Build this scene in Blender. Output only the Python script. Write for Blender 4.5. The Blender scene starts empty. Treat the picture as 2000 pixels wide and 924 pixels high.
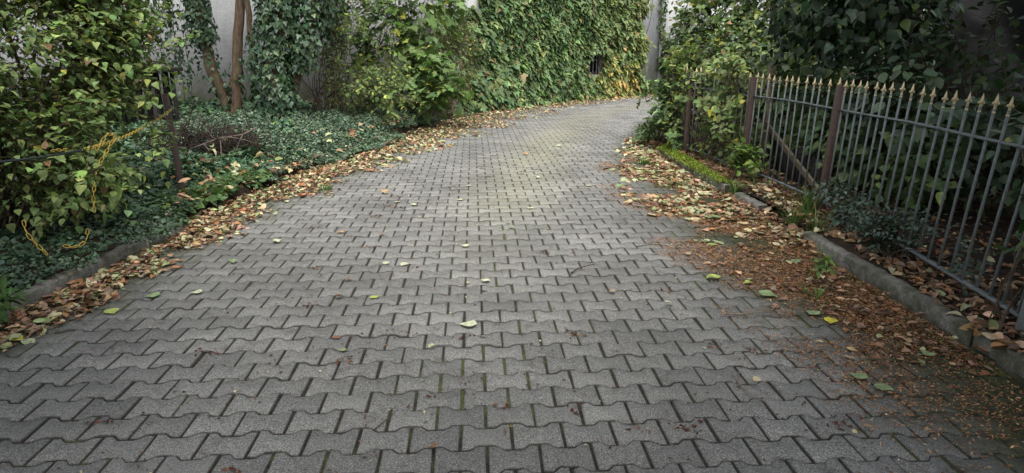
import bpy, math
import numpy as np
from mathutils import Vector, Matrix

R = math.radians
scene = bpy.context.scene
COL = scene.collection

# ------------------------------------------------------------------ camera
cam = bpy.data.cameras.new('camera')
cam.sensor_width = 36.0
cam.lens = 36.0 * 1330 / 2000
cam.clip_start, cam.clip_end = 0.05, 500
co = bpy.data.objects.new('camera', cam)
co.location = (0, 0, 1.47)
co.rotation_euler = (R(90 - 15.43), 0, 0)
COL.objects.link(co)
scene.camera = co

# ------------------------------------------------------------------ sky, sun, exposure
w = bpy.data.worlds.new('World'); scene.world = w; w.use_nodes = True
wn = w.node_tree
for n in list(wn.nodes): wn.nodes.remove(n)
sky = wn.nodes.new('ShaderNodeTexSky'); sky.sky_type = 'NISHITA'; sky.sun_disc = False
SUN_EL, SUN_ROT = R(58), R(174)
sky.sun_elevation = SUN_EL; sky.sun_rotation = SUN_ROT; sky.dust_density = 3.0; sky.ozone_density = 1.0
bg = wn.nodes.new('ShaderNodeBackground'); bg.inputs['Strength'].default_value = 0.10
wo = wn.nodes.new('ShaderNodeOutputWorld')
hs = wn.nodes.new('ShaderNodeHueSaturation'); hs.inputs['Saturation'].default_value = 0.35   # overcast: the blue is washed out
wn.links.new(sky.outputs[0], hs.inputs['Color']); wn.links.new(hs.outputs[0], bg.inputs[0]); wn.links.new(bg.outputs[0], wo.inputs[0])
sl = bpy.data.lights.new('sun', 'SUN'); sl.energy = 1.4; sl.angle = R(40); sl.color = (1, .97, .92)
so = bpy.data.objects.new('sun', sl); COL.objects.link(so)
sd = Vector((math.sin(SUN_ROT) * math.cos(SUN_EL), math.cos(SUN_ROT) * math.cos(SUN_EL), math.sin(SUN_EL)))
so.rotation_euler = sd.to_track_quat('Z', 'Y').to_euler()
vs = scene.view_settings
vs.view_transform = 'Standard'; vs.look = 'None'; vs.gamma = 1; vs.use_curve_mapping = False
vs.exposure = 1.9

# ------------------------------------------------------------------ helpers
UP = np.array([0, 0, 1.0])
def nrm(v):
    v = np.asarray(v, float); return v / np.maximum(np.linalg.norm(v, axis=-1, keepdims=True), 1e-9)

_ph = np.random.RandomState(5)
_K = _ph.normal(size=(24, 3)); _PH = _ph.uniform(0, 6.28, 24)
def noise(p, s=1.0, o=0):
    """cheap smooth noise, about -1..1"""
    p = np.asarray(p, float)
    if p.shape[-1] == 2: p = np.concatenate([p, np.zeros(p.shape[:-1] + (1,))], -1)
    q = p * s
    a = 0
    for i in range(8):
        k = _K[(i + o) % 24]; a = a + np.sin(q @ (k * (1 + .35 * i)) * 2.2 + _PH[(i * 3 + o) % 24]) / (1 + .25 * i)
    return a / 3.0

def tag(o, label=None, cat=None, group=None, kind=None):
    if label: o['label'] = label
    if cat: o['category'] = cat
    if group: o['group'] = group
    if kind: o['kind'] = kind
    return o

def thing(name, label, cat, loc=(0, 0, 0), group=None):
    o = bpy.data.objects.new(name, None); COL.objects.link(o)
    o.location = loc; o.empty_display_size = .1
    return tag(o, label, cat, group)

def link(name, me, m, parent=None):
    o = bpy.data.objects.new(name, me); COL.objects.link(o)
    if m is not None: me.materials.append(m)
    if parent is not None: o.parent = parent
    return o

def ploc(parent):
    l = np.zeros(3)
    while parent is not None:
        l += np.array(parent.location); parent = parent.parent
    return l

def raw_mesh(name, V, loops, starts, totals, col=None, smooth=False):
    me = bpy.data.meshes.new(name)
    me.vertices.add(len(V)); me.vertices.foreach_set('co', np.ascontiguousarray(V, np.float32).ravel())
    me.loops.add(len(loops)); me.loops.foreach_set('vertex_index', np.ascontiguousarray(loops, np.int32))
    me.polygons.add(len(starts))
    me.polygons.foreach_set('loop_start', np.ascontiguousarray(starts, np.int32))
    me.polygons.foreach_set('loop_total', np.ascontiguousarray(totals, np.int32))
    me.update(calc_edges=True)
    if col is not None:
        a = me.color_attributes.new('Col', 'FLOAT_COLOR', 'POINT')
        c = np.ones((len(V), 4), np.float32); c[:, :col.shape[1]] = col
        a.data.foreach_set('color', c.ravel())
    if smooth: me.polygons.foreach_set('use_smooth', np.ones(len(starts), bool))
    return me

def stamp(name, TV, TF, M, P, m, parent=None, col=None, smooth=False):
    """n copies of a template: TV (k,3), TF list of faces, M (n,3,3) columns = axes, P (n,3)"""
    n, k = len(P), len(TV)
    V = np.einsum('nij,kj->nki', M, TV) + P[:, None, :]
    V = V.reshape(-1, 3) - ploc(parent)
    fl = np.concatenate([np.array(f) for f in TF]); ft = np.array([len(f) for f in TF])
    loops = (fl[None, :] + (np.arange(n) * k)[:, None]).ravel()
    totals = np.tile(ft, n); starts = np.concatenate([[0], np.cumsum(totals)[:-1]])
    c = None
    if col is not None: c = np.repeat(col, k, 0) if col.ndim == 2 else col.reshape(-1, col.shape[-1])
    return link(name, raw_mesh(name, V, loops, starts, totals, c, smooth), m, parent)

class MB:
    def __init__(s): s.V = []; s.F = []; s.C = []
    def add(s, V, F, c=None):
        o = len(s.V); s.V += [tuple(v) for v in V]; s.F += [[i + o for i in f] for f in F]
        s.C += [c or (1, 1, 1)] * len(V)
    def box(s, c, d, rz=0, M=None):
        x, y, z = [q / 2 for q in d]
        V = np.array([(-x, -y, -z), (x, -y, -z), (x, y, -z), (-x, y, -z), (-x, -y, z), (x, -y, z), (x, y, z), (-x, y, z)])
        if M is None:
            ca, sa = math.cos(rz), math.sin(rz); M = np.array([[ca, -sa, 0], [sa, ca, 0], [0, 0, 1]])
        V = V @ np.asarray(M).T + np.array(c)
        s.add(V, [(0, 3, 2, 1), (4, 5, 6, 7), (0, 1, 5, 4), (1, 2, 6, 5), (2, 3, 7, 6), (3, 0, 4, 7)])
    def tube(s, P, r, n=6, cap=True):
        P = np.array(P, float); r = np.broadcast_to(r, len(P)); T = nrm(np.gradient(P, axis=0))
        ref = np.array([1, 0, 0]) if abs(T[0][0]) < .8 else np.array([0, 1, 0])
        V = []
        for p, t, q in zip(P, T, r):
            x = nrm(np.cross(t, ref)); y = np.cross(t, x); ref = np.cross(x, t) if False else ref
            for a in range(n):
                th = 2 * math.pi * a / n; V.append(p + q * (x * math.cos(th) + y * math.sin(th)))
        F = []
        for i in range(len(P) - 1):
            for a in range(n):
                b = (a + 1) % n; F.append((i * n + a, i * n + b, (i + 1) * n + b, (i + 1) * n + a))
        if cap: F += [tuple(range(n - 1, -1, -1)), tuple(range((len(P) - 1) * n, len(P) * n))]
        s.add(V, F)
    def build(s, name, m, parent=None, smooth=False, bevel=0):
        V = np.array(s.V) - ploc(parent)
        loops = np.concatenate([np.array(f) for f in s.F]); tot = np.array([len(f) for f in s.F])
        st = np.concatenate([[0], np.cumsum(tot)[:-1]])
        o = link(name, raw_mesh(name, V, loops, st, tot, np.array(s.C, float), smooth), m, parent)
        if bevel:
            b = o.modifiers.new('bevel', 'BEVEL'); b.width = bevel; b.segments = 2; b.limit_method = 'ANGLE'
        return o

def curve_pts(a, b, rng, bend=.15, n=7, sag=0.0):
    a = np.array(a, float); b = np.array(b, float); t = np.linspace(0, 1, n)[:, None]
    L = np.linalg.norm(b - a); off = rng.normal(size=3) * bend * L; o2 = rng.normal(size=3) * bend * L * .5
    return a + (b - a) * t + off * np.sin(math.pi * t) + o2 * np.sin(2 * math.pi * t) - UP * sag * 4 * t * (1 - t)

# leaf templates: x across, y along, z up (unit length)
def half_leaf(out, fold=.18, droop=.22, curl=0.0, mid=.5):
    """out: half outline from base to tip (both on the midrib)"""
    out = np.array(out, float); inner = out[1:-1]; m = len(inner)
    def z(x, y): return fold * abs(x) - droop * y * y + curl * math.sin(y * 3)
    V = [(0, out[0][1], 0)]
    V += [(x, y, z(x, y)) for x, y in inner]
    V += [(0, out[-1][1], z(0, out[-1][1]))]
    V += [(-x, y, z(x, y)) for x, y in inner]
    V += [(0, mid, z(0, mid) )]
    tip, mi = m + 1, 2 * m + 2
    right = [0] + list(range(1, m + 1)) + [tip, mi]
    left = [0, mi, tip] + list(range(m + 1 + m, m + 1, -1))
    return np.array(V), [right, left]
KITE = half_leaf([(0, 0), (.3, .42), (0, 1)])
OVAL = half_leaf([(0, 0), (.24, .12), (.36, .38), (.25, .72), (0, 1)])
BROAD = half_leaf([(0, .02), (.3, .0), (.45, .25), (.4, .52), (.2, .8), (0, 1)], fold=.15, droop=.28)
LOBED = half_leaf([(0, .05), (.25, -.1), (.4, .08), (.56, .4), (.27, .42), (.2, .66), (0, 1)], fold=.12, droop=.3)
MAPLE = half_leaf([(0, .05), (.2, -.08), (.42, .0), (.3, .17), (.62, .45), (.4, .46), (.24, .5), (.26, .72), (.12, .74), (0, 1)], fold=.1, droop=.25)
IVY = half_leaf([(0, .05), (.28, -.08), (.47, .2), (.26, .42), (.18, .65), (0, 1)], fold=.12, droop=.15)
LANCE = half_leaf([(0, 0), (.1, .15), (.15, .4), (.1, .75), (0, 1)], fold=.2, droop=.2)
DRY = half_leaf([(0, 0), (.18, .1), (.27, .38), (.19, .72), (0, 1)], fold=.4, droop=.2, curl=.08)
DRYMAPLE = half_leaf([(0, .05), (.2, -.08), (.42, .0), (.3, .17), (.6, .45), (.3, .46), (.26, .72), (0, 1)], fold=.35, droop=.3, curl=.12)
FLAT = half_leaf([(0, 0), (.22, .1), (.34, .36), (.25, .72), (0, 1)], fold=.08, droop=.06)

def strip_leaf(ws, fold, droop, curl=0., wave=0.):
    ts = np.linspace(0, 1, len(ws)); V = []; F = []
    for i, (t, w_) in enumerate(zip(ts, ws)):
        zc = -droop * t * t + curl * math.sin(t * 5)
        for s in (-1, 0, 1):
            V.append((s * w_, t - .06 * abs(s) * math.sin(t * math.pi), zc + fold * w_ * abs(s) + wave * s * math.sin(t * 7 + s)))
        if i:
            o = 3 * i; F += [(o - 3, o - 2, o + 1, o), (o - 2, o - 1, o + 2, o + 1)]
    return np.array(V), F
OVATE = strip_leaf([.01, .27, .40, .41, .31, .16, .01], .22, .3, .03, .02)
HEART = strip_leaf([.04, .36, .46, .42, .30, .15, .01], .16, .34, .03, .025)
CURLED = strip_leaf([.01, .16, .25, .28, .22, .12, .01], .5, -.12, .07, .06)
CRISP = strip_leaf([.02, .22, .33, .30, .26, .10, .01], .3, .22, .05, .09)
FLATS = strip_leaf([.02, .25, .37, .38, .3, .16, .01], .10, .05, .02, .03)

def leaves(name, tmpl, P, D, N, S, C, m, parent=None, wj=.2, rng=None):
    rng = rng or np.random.RandomState(1)
    D = nrm(D); X = nrm(np.cross(D, N)); Z = np.cross(X, D)
    S = np.broadcast_to(np.asarray(S, float), len(P))[:, None]
    W = S * (1 + wj * rng.normal(size=(len(P), 1)))
    M = np.stack([X * W, D * S, Z * S * rng.uniform(.2, 1.9, (len(P), 1))], -1)
    k = len(tmpl[0])
    shade = 1 + .10 * rng.normal(size=(len(P), k, 1))            # slight mottling over each blade
    col = np.clip(C[:, None, :] * shade, 0, 1)
    return stamp(name, tmpl[0], tmpl[1], M, np.asarray(P), m, parent, col, len(tmpl[1]) > 4)

def palette(rng, n, base, jit=.18, hue=.12, alt=None, p_alt=0.0):
    base = np.array(base); C = np.repeat(base[None], n, 0) if base.ndim == 1 else base[rng.randint(0, len(base), n)]
    C = C * np.exp(rng.normal(size=(n, 1)) * jit) * np.exp(rng.normal(size=(n, 3)) * hue * np.array([1, .4, 1]))
    if alt is not None and p_alt > 0:
        k = rng.rand(n) < p_alt; A = np.array(alt); C[k] = A[rng.randint(0, len(A), k.sum())] * np.exp(rng.normal(size=(k.sum(), 1)) * .2)
    return np.clip(C, 0, 1)

def spray(rng, A, D, L, n, up=.9, out=None, droop=.15, jit=.35, leafdroop=.3):
    k = len(A); D = nrm(D); L = np.broadcast_to(L, k)
    side = nrm(np.cross(D, UP + rng.normal(size=(k, 3)) * .35))
    t = np.linspace(.12, 1, n)
    P = A[:, None] + D[:, None] * (L[:, None] * t)[..., None]
    P[..., 2] -= droop * L[:, None] * t ** 2
    sg = np.where(np.arange(n) % 2 == 0, 1., -1.); sg[-1] = 0
    Dl = D[:, None] * .55 + side[:, None] * (sg * .8)[None, :, None] + rng.normal(size=(k, n, 3)) * .3
    Dl[..., 2] -= leafdroop
    N = UP * up + rng.normal(size=(k, n, 3)) * jit
    if out is not None: N = N + out[:, None] * .6
    tw = np.repeat(np.arange(k), n)
    return P.reshape(-1, 3), Dl.reshape(-1, 3), N.reshape(-1, 3), tw

def sticks(name, A, B, r0, r1, m, parent=None):
    n = len(A); D = nrm(B - A); X = nrm(np.cross(D, np.array([.3, .8, .2]))); Y = np.cross(D, X)
    V = np.zeros((n, 6, 3))
    for i, a in enumerate((0, 2.094, 4.189)):
        o = X * math.cos(a) + Y * math.sin(a); V[:, i] = A + o * r0; V[:, 3 + i] = B + o * r1
    F = np.array([(0, 1, 4, 3), (1, 2, 5, 4), (2, 0, 3, 5)])
    loops = (F.ravel()[None] + (np.arange(n) * 6)[:, None]).ravel()
    tot = np.full(3 * n, 4); st = np.arange(3 * n) * 4
    return link(name, raw_mesh(name, V.reshape(-1, 3) - ploc(parent), loops, st, tot), m, parent)

# ------------------------------------------------------------------ materials
class NT:
    def __init__(s, name, rough=.8, spec=.3):
        s.m = bpy.data.materials.new(name); s.m.use_nodes = True; s.t = s.m.node_tree
        s.b = s.t.nodes['Principled BSDF']; s.out = s.t.nodes['Material Output']
        s.b.inputs['Roughness'].default_value = rough; s.b.inputs['Specular IOR Level'].default_value = spec
    def n(s, t, **k):
        q = s.t.nodes.new(t)
        for a, v in k.items(): setattr(q, a, v)
        return q
    def l(s, a, b): s.t.links.new(a, b)
    def coords(s): return s.n('ShaderNodeTexCoord').outputs['Object']
    def noise(s, scale, detail=4, rough=.6, co=None, w=None):
        q = s.n('ShaderNodeTexNoise'); q.inputs['Scale'].default_value = scale; q.inputs['Detail'].default_value = detail
        q.inputs['Roughness'].default_value = rough; s.l(co or s.coords(), q.inputs['Vector']); return q.outputs['Fac']
    def ramp(s, f, pts):
        q = s.n('ShaderNodeValToRGB'); e = q.color_ramp.elements
        while len(e) < len(pts): e.new(.5)
        for x, (p, c) in zip(e, pts): x.position = p; x.color = tuple(c) + (1,) if len(c) == 3 else c
        s.l(f, q.inputs[0]); return q.outputs[0]
    def grey(s, f, a, b, p0=.3, p1=.7): return s.ramp(f, [(p0, (a,) * 3), (p1, (b,) * 3)])
    def mix(s, f, a, b, mode='MIX'):
        q = s.n('ShaderNodeMix', data_type='RGBA', blend_type=mode)
        for v, i in ((f, 0), (a, 6), (b, 7)):
            if isinstance(v, (int, float)): q.inputs[i].default_value = v
            elif isinstance(v, tuple): q.inputs[i].default_value = v + (1,)
            else: s.l(v, q.inputs[i])
        return q.outputs[2]
    def attr(s, name, out='Color'):
        q = s.n('ShaderNodeAttribute'); q.attribute_name = name; return q.outputs[out]
    def bump(s, h, st=.3, d=.01):
        q = s.n('ShaderNodeBump'); q.inputs['Strength'].default_value = st; q.inputs['Distance'].default_value = d
        s.l(h, q.inputs['Height']); s.l(q.outputs[0], s.b.inputs['Normal'])
    def base(s, c):
        if isinstance(c, tuple): s.b.inputs['Base Color'].default_value = c + (1,)
        else: s.l(c, s.b.inputs['Base Color'])

def leaf_mat(name, rough=.45, trans=.25, spec=.35):
    t = NT(name, rough, spec); c = t.attr('Col')
    f = t.noise(28, 3); c2 = t.mix(1.0, c, t.grey(f, .78, 1.22), 'MULTIPLY'); t.base(c2)
    tr = t.n('ShaderNodeBsdfTranslucent'); t.l(t.mix(1.0, c2, (1.3, 1.5, .7), 'MULTIPLY'), tr.inputs['Color'])
    ms = t.n('ShaderNodeMixShader'); ms.inputs[0].default_value = trans
    t.l(t.b.outputs[0], ms.inputs[1]); t.l(tr.outputs[0], ms.inputs[2]); t.l(ms.outputs[0], t.out.inputs['Surface'])
    t.bump(f, .25, .004)
    return t.m
M_LEAF = leaf_mat('leaf_soft', .58, .25, .2)
M_GLOSS = leaf_mat('leaf_glossy', .45, .12, .32)
M_DRY = leaf_mat('leaf_dry', .8, .10, .15)

def bark_mat(name, a, b, moss=0.0):
    t = NT(name, .9, .15); co = t.coords()
    mp = t.n('ShaderNodeMapping'); mp.inputs['Scale'].default_value = (1, 1, .18); t.l(co, mp.inputs[0])
    f = t.noise(38, 6, .65, mp.outputs[0]); c = t.ramp(f, [(.3, a), (.7, b)])
    if moss: c = t.mix(t.grey(t.noise(3, 3), 0, moss, .45, .65), c, (.05, .07, .02))
    t.base(c); t.bump(f, .7, .02); return t.m
M_BARK = bark_mat('bark', (.035, .024, .016), (.13, .09, .062), .3)
M_TWIG = bark_mat('twig', (.03, .022, .016), (.10, .072, .05))
M_PALETWIG = bark_mat('pale_twig', (.10, .08, .062), (.24, .195, .15))

# paving
def paver_material():
    t = NT('concrete_paver', .82, .3); co = t.coords()
    g = t.n('ShaderNodeNewGeometry')
    fine = t.noise(260, 3, .8, co); mid = t.noise(60, 4, .6, co); big = t.noise(1.1, 5, .6, co)
    c = t.ramp(fine, [(.36, (.05, .05, .046)), (.5, (.122, .121, .113)), (.62, (.27, .268, .25))])
    c = t.mix(1.0, c, t.grey(mid, .82, 1.18), 'MULTIPLY')
    c = t.mix(1.0, c, t.grey(t.noise(135, 2, .9, co), .62, 1.4, .36, .64), 'MULTIPLY')
    c = t.mix(1.0, c, t.grey(big, .68, 1.28), 'MULTIPLY')
    isl = t.n('ShaderNodeValToRGB'); isl.color_ramp.elements[0].color = (.84, .84, .835, 1); isl.color_ramp.elements[1].color = (1.15, 1.145, 1.13, 1)
    t.l(g.outputs['Random Per Island'], isl.inputs[0]); c = t.mix(1.0, c, isl.outputs[0], 'MULTIPLY')
    st = t.grey(t.noise(4.5, 8, .8, co), 0, .75, .55, .68); c = t.mix(st, c, (.05, .042, .036))
    sep = t.n('ShaderNodeSeparateColor'); t.l(t.attr('Col'), sep.inputs[0])
    alg = t.mix(t.noise(14, 5, .7, co), (.20, .197, .11), (.28, .275, .17))
    mm = t.n('ShaderNodeMath', operation='MULTIPLY'); t.l(sep.outputs[1], mm.inputs[0]); t.l(t.grey(t.noise(5, 5, .7, co), .25, 1), mm.inputs[1])
    c = t.mix(mm.outputs[0], c, alg)
    mo = t.ramp(t.noise(22, 5, .7, co), [(.3, (.014, .014, .010)), (.5, (.028, .033, .012)), (.7, (.06, .068, .02))])
    m2 = t.n('ShaderNodeMath', operation='MULTIPLY_ADD'); m2.use_clamp = True
    t.l(t.noise(9, 6, .75, co), m2.inputs[0]); m2.inputs[1].default_value = 1.6
    sb = t.n('ShaderNodeMath', operation='MULTIPLY_ADD'); t.l(sep.outputs[0], sb.inputs[0]); sb.inputs[1].default_value = 1.9; sb.inputs[2].default_value = -1.55
    t.l(sb.outputs[0], m2.inputs[2])
    c = t.mix(m2.outputs[0], c, mo)
    c = t.mix(sep.outputs[2], c, t.mix(t.noise(30, 4, .7, co), (.014, .013, .011), (.04, .036, .03)))   # joint dirt on the sides of each stone
    t.base(c); t.bump(fine, .55, .004); return t.m
def joint_material():
    t = NT('joint_soil', .95, .1); co = t.coords()
    f = t.noise(55, 4, .7, co); c = t.ramp(f, [(.3, (.012, .011, .009)), (.7, (.055, .05, .042))])
    sep = t.n('ShaderNodeSeparateColor'); t.l(t.attr('Col'), sep.inputs[0])
    m = t.n('ShaderNodeMath', operation='MULTIPLY_ADD'); m.use_clamp = True; m.inputs[1].default_value = 5.0
    a = t.n('ShaderNodeMath', operation='ADD'); t.l(t.noise(7, 5, .7, co), a.inputs[0]); t.l(sep.outputs[0], a.inputs[1])
    t.l(a.outputs[0], m.inputs[0]); m.inputs[2].default_value = -2.85
    mo = t.ramp(t.noise(120, 2, .6, co), [(.3, (.04, .046, .016)), (.7, (.105, .12, .042))])
    c = t.mix(m.outputs[0], c, mo); t.base(c); t.bump(f, .8, .01); return t.m
M_PAVER, M_JOINT = paver_material(), joint_material()

def soil_material():
    t = NT('soil', .95, .1); f = t.noise(9, 7, .7)
    c = t.ramp(f, [(.3, (.016, .012, .009)), (.55, (.04, .029, .02)), (.75, (.075, .053, .034))]); t.base(c); t.bump(t.noise(40, 5, .7), .9, .03); return t.m
M_SOIL = soil_material()
def kerb_material():
    t = NT('kerb_concrete', .92, .15); f = t.noise(120, 4, .7); b = t.noise(4, 6, .7)
    c = t.ramp(f, [(.3, (.11, .105, .09)), (.7, (.30, .285, .25))])
    c = t.mix(1.0, c, t.grey(t.noise(18, 6, .75), .45, 1.25), 'MULTIPLY')
    c = t.mix(t.grey(b, 0, .85, .44, .62), c, (.06, .065, .032)); t.base(c); t.bump(f, .8, .012); return t.m
M_KERB = kerb_material()
def moss_material():
    t = NT('moss', .95, .1); c = t.ramp(t.noise(60, 4, .7), [(.3, (.06, .085, .012)), (.7, (.2, .26, .03))]); t.base(c); t.bump(t.noise(90, 4), 1, .03); return t.m
M_MOSS = moss_material()
def wall_material():
    t = NT('painted_wall', .9, .2); co = t.coords()
    bt = t.n('ShaderNodeTexBrick'); t.l(co, bt.inputs['Vector']); mp = t.n('ShaderNodeMapping')
    mp.inputs['Rotation'].default_value = (R(90), 0, 0); t.l(co, mp.inputs[0]); t.l(mp.outputs[0], bt.inputs['Vector'])
    bt.inputs['Scale'].default_value = 1.0; bt.inputs['Brick Width'].default_value = .25; bt.inputs['Row Height'].default_value = .075
    bt.inputs['Mortar Size'].default_value = .012; bt.inputs['Mortar Smooth'].default_value = .6
    c = t.ramp(t.noise(1.4, 6, .65), [(.3, (.31, .315, .315)), (.7, (.43, .434, .43))])
    c = t.mix(1.0, c, t.grey(t.noise(26, 5, .7), .82, 1.1), 'MULTIPLY')
    m3 = t.n('ShaderNodeMapping'); m3.inputs['Scale'].default_value = (1, 1, .12); t.l(co, m3.inputs[0])
    c = t.mix(t.grey(t.noise(5, 6, .75, m3.outputs[0]), 0, .55, .52, .72), c, (.15, .15, .138))
    sx = t.n('ShaderNodeSeparateXYZ'); t.l(co, sx.inputs[0])
    lo = t.n('ShaderNodeMapRange'); lo.inputs[1].default_value = 1.1; lo.inputs[2].default_value = .2; t.l(sx.outputs[2], lo.inputs[0])
    q = t.n('ShaderNodeMath', operation='MULTIPLY'); t.l(lo.outputs[0], q.inputs[0]); t.l(t.grey(t.noise(3, 6, .7), 0, 1, .4, .6), q.inputs[1])
    c = t.mix(q.outputs[0], c, (.16, .18, .07))                     # algae at the wall foot
    t.base(c)
    hb = t.n('ShaderNodeMath', operation='MULTIPLY_ADD'); t.l(bt.outputs['Fac'], hb.inputs[0]); hb.inputs[1].default_value = -.22; t.l(t.noise(30, 5, .7), hb.inputs[2])
    t.bump(hb.outputs[0], .35, .012); return t.m
M_WALL = wall_material()

def paint(name, a, b, rough=.5, scale=25, spec=.4, metal=0, rust=None):
    t = NT(name, rough, spec); c = t.ramp(t.noise(scale, 5, .65), [(.3, a), (.7, b)])
    if rust: c = t.mix(t.grey(t.noise(11, 6, .75), 0, .6, .60, .72), c, rust)
    t.base(c); t.b.inputs['Metallic'].default_value = metal; t.bump(t.noise(160, 3), .25, .003); return t.m
M_BAR = paint('grey_paint', (.082, .096, .097), (.15, .167, .166), .7, rust=(.06, .04, .03))
M_POST = paint('brown_paint', (.042, .027, .022), (.078, .05, .042), .55)
M_GOLD = paint('gold_paint', (.42, .34, .19), (.6, .5, .32), .65, rust=(.2, .15, .09))
M_YELLOW = paint('yellow_plastic', (.34, .23, .04), (.5, .35, .06), .6, rust=(.3, .2, .05))
M_BLACK = paint('black_rubber', (.01, .012, .014), (.02, .022, .025), .5)
M_WOOD = bark_mat('weathered_wood', (.10, .08, .055), (.27, .22, .16), .2)
M_DARKWOOD = bark_mat('dark_wood', (.018, .016, .014), (.05, .044, .04))
M_TARP = paint('dark_tarpaulin', (.013, .0135, .014), (.028, .0285, .03), .9, 4)
M_PANE = paint('dark_glass', (.008, .009, .01), (.02, .022, .024), .12, 6, .5)
M_FRAME = paint('dark_frame', (.03, .03, .03), (.06, .058, .055), .5)
M_LIGHTFRAME = paint('grey_frame', (.22, .22, .21), (.33, .33, .32), .6)

# ------------------------------------------------------------------ plan of the place
LR_Y = [0.4, 3.19, 3.84, 5.06, 6.27, 8.18, 10.38, 13.61, 17.88, 21.72, 26]; LR_X = [-2.75, -2.61, -2.46, -2.38, -2.13, -1.74, -1.09, 0.0, 1.72, 4.49, 9.2]
LB_Y = [0.4, 3.2, 5.35, 5.8, 8.0, 9.85, 13.6, 17.1, 20.6, 24.3, 28]; LB_X = [-2.98, -2.94, -2.82, -2.9, -2.62, -2.25, -1.73, -1.02, 1.9, 5.1, 9.2]
RR_Y = [0.4, 2.1, 2.8, 3.76, 5.2, 7.84, 10.38, 14.1, 17.1, 19]; RR_X = [1.75, 1.65, 1.63, 1.45, 1.34, 1.2, 1.66, 2.75, 3.8, 6]
RB_Y = [0.4, 6.4, 7.3, 9.7, 10.6, 13.5, 16.2, 18.5]; RB_X = [2.36, 2.30, 2.2, 2.14, 2.25, 3.0, 4.3, 7]
def lroad(y): return np.interp(y, LR_Y, LR_X)
def lbed(y): return np.interp(y, LB_Y, LB_X)
def rroad(y): return np.interp(y, RR_Y, RR_X)
def rbed(y): return np.interp(y, RB_Y, RB_X)
WA, WB, WC, WD = np.array([-11, 13.0]), np.array([-1.5, 16.5]), np.array([4.9, 23.5]), np.array([15, 31.5])
def wall_y(x): return np.interp(x, [WA[0], WB[0], WC[0], WD[0]], [WA[1], WB[1], WC[1], WD[1]])
def bed_z(x, y):
    d = np.clip(lbed(y) - x, 0, 4)
    return .07 + .06 * np.clip(d * 4, 0, 1) * np.clip((y - 5.5) * 2, 0, 1) + .26 * np.clip((d - .2) / 1.8, 0, 1) * np.clip((y - 6.5) / 3, 0, 1) + .02 * noise(np.stack([x, y], -1), 1.7)

# ------------------------------------------------------------------ ground, driveway, kerbs, beds
def grid_mesh(name, X, Y, Z, m, col=None):
    ny, nx = X.shape; V = np.stack([X, Y, Z], -1).reshape(-1, 3)
    i = np.arange(ny - 1)[:, None] * nx + np.arange(nx - 1)[None]
    F = np.stack([i, i + 1, i + nx + 1, i + nx], -1).reshape(-1, 4)
    return link(name, raw_mesh(name, V, F.ravel(), np.arange(len(F)) * 4, np.full(len(F), 4), col, True), m)
b = MB(); b.add([(-150, -150, -.06), (150, -150, -.06), (150, 150, -.06), (-150, 150, -.06)], [(0, 1, 2, 3)])
tag(b.build('ground', M_SOIL), kind='structure')

def moss_edge(x, y):
    p = np.stack([x, y], -1)
    r = np.clip(1 - (rbed(y) - x) / (rbed(y) - rroad(y) + .55), 0, 1); l = np.clip(1 - (x - lbed(y)) / (lroad(y) - lbed(y) + .5), 0, 1)
    return np.clip(np.maximum(r, l * .9) * 1.25 + .16 * noise(p, 2.2), 0, 1)
def algae(x, y):
    c = np.interp(y, [3, 6, 9, 12, 16, 20], [-.15, -.05, .25, .75, 1.9, 4.4]); a = np.interp(y, [3.5, 5.5, 7, 11, 14, 20], [.0, .15, .5, .6, .4, .3])
    return np.clip(a * np.exp(-((x - c) / .5) ** 2) * (1 + .35 * noise(np.stack([x, y], -1), 1.5, 3)), 0, 1)

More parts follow.
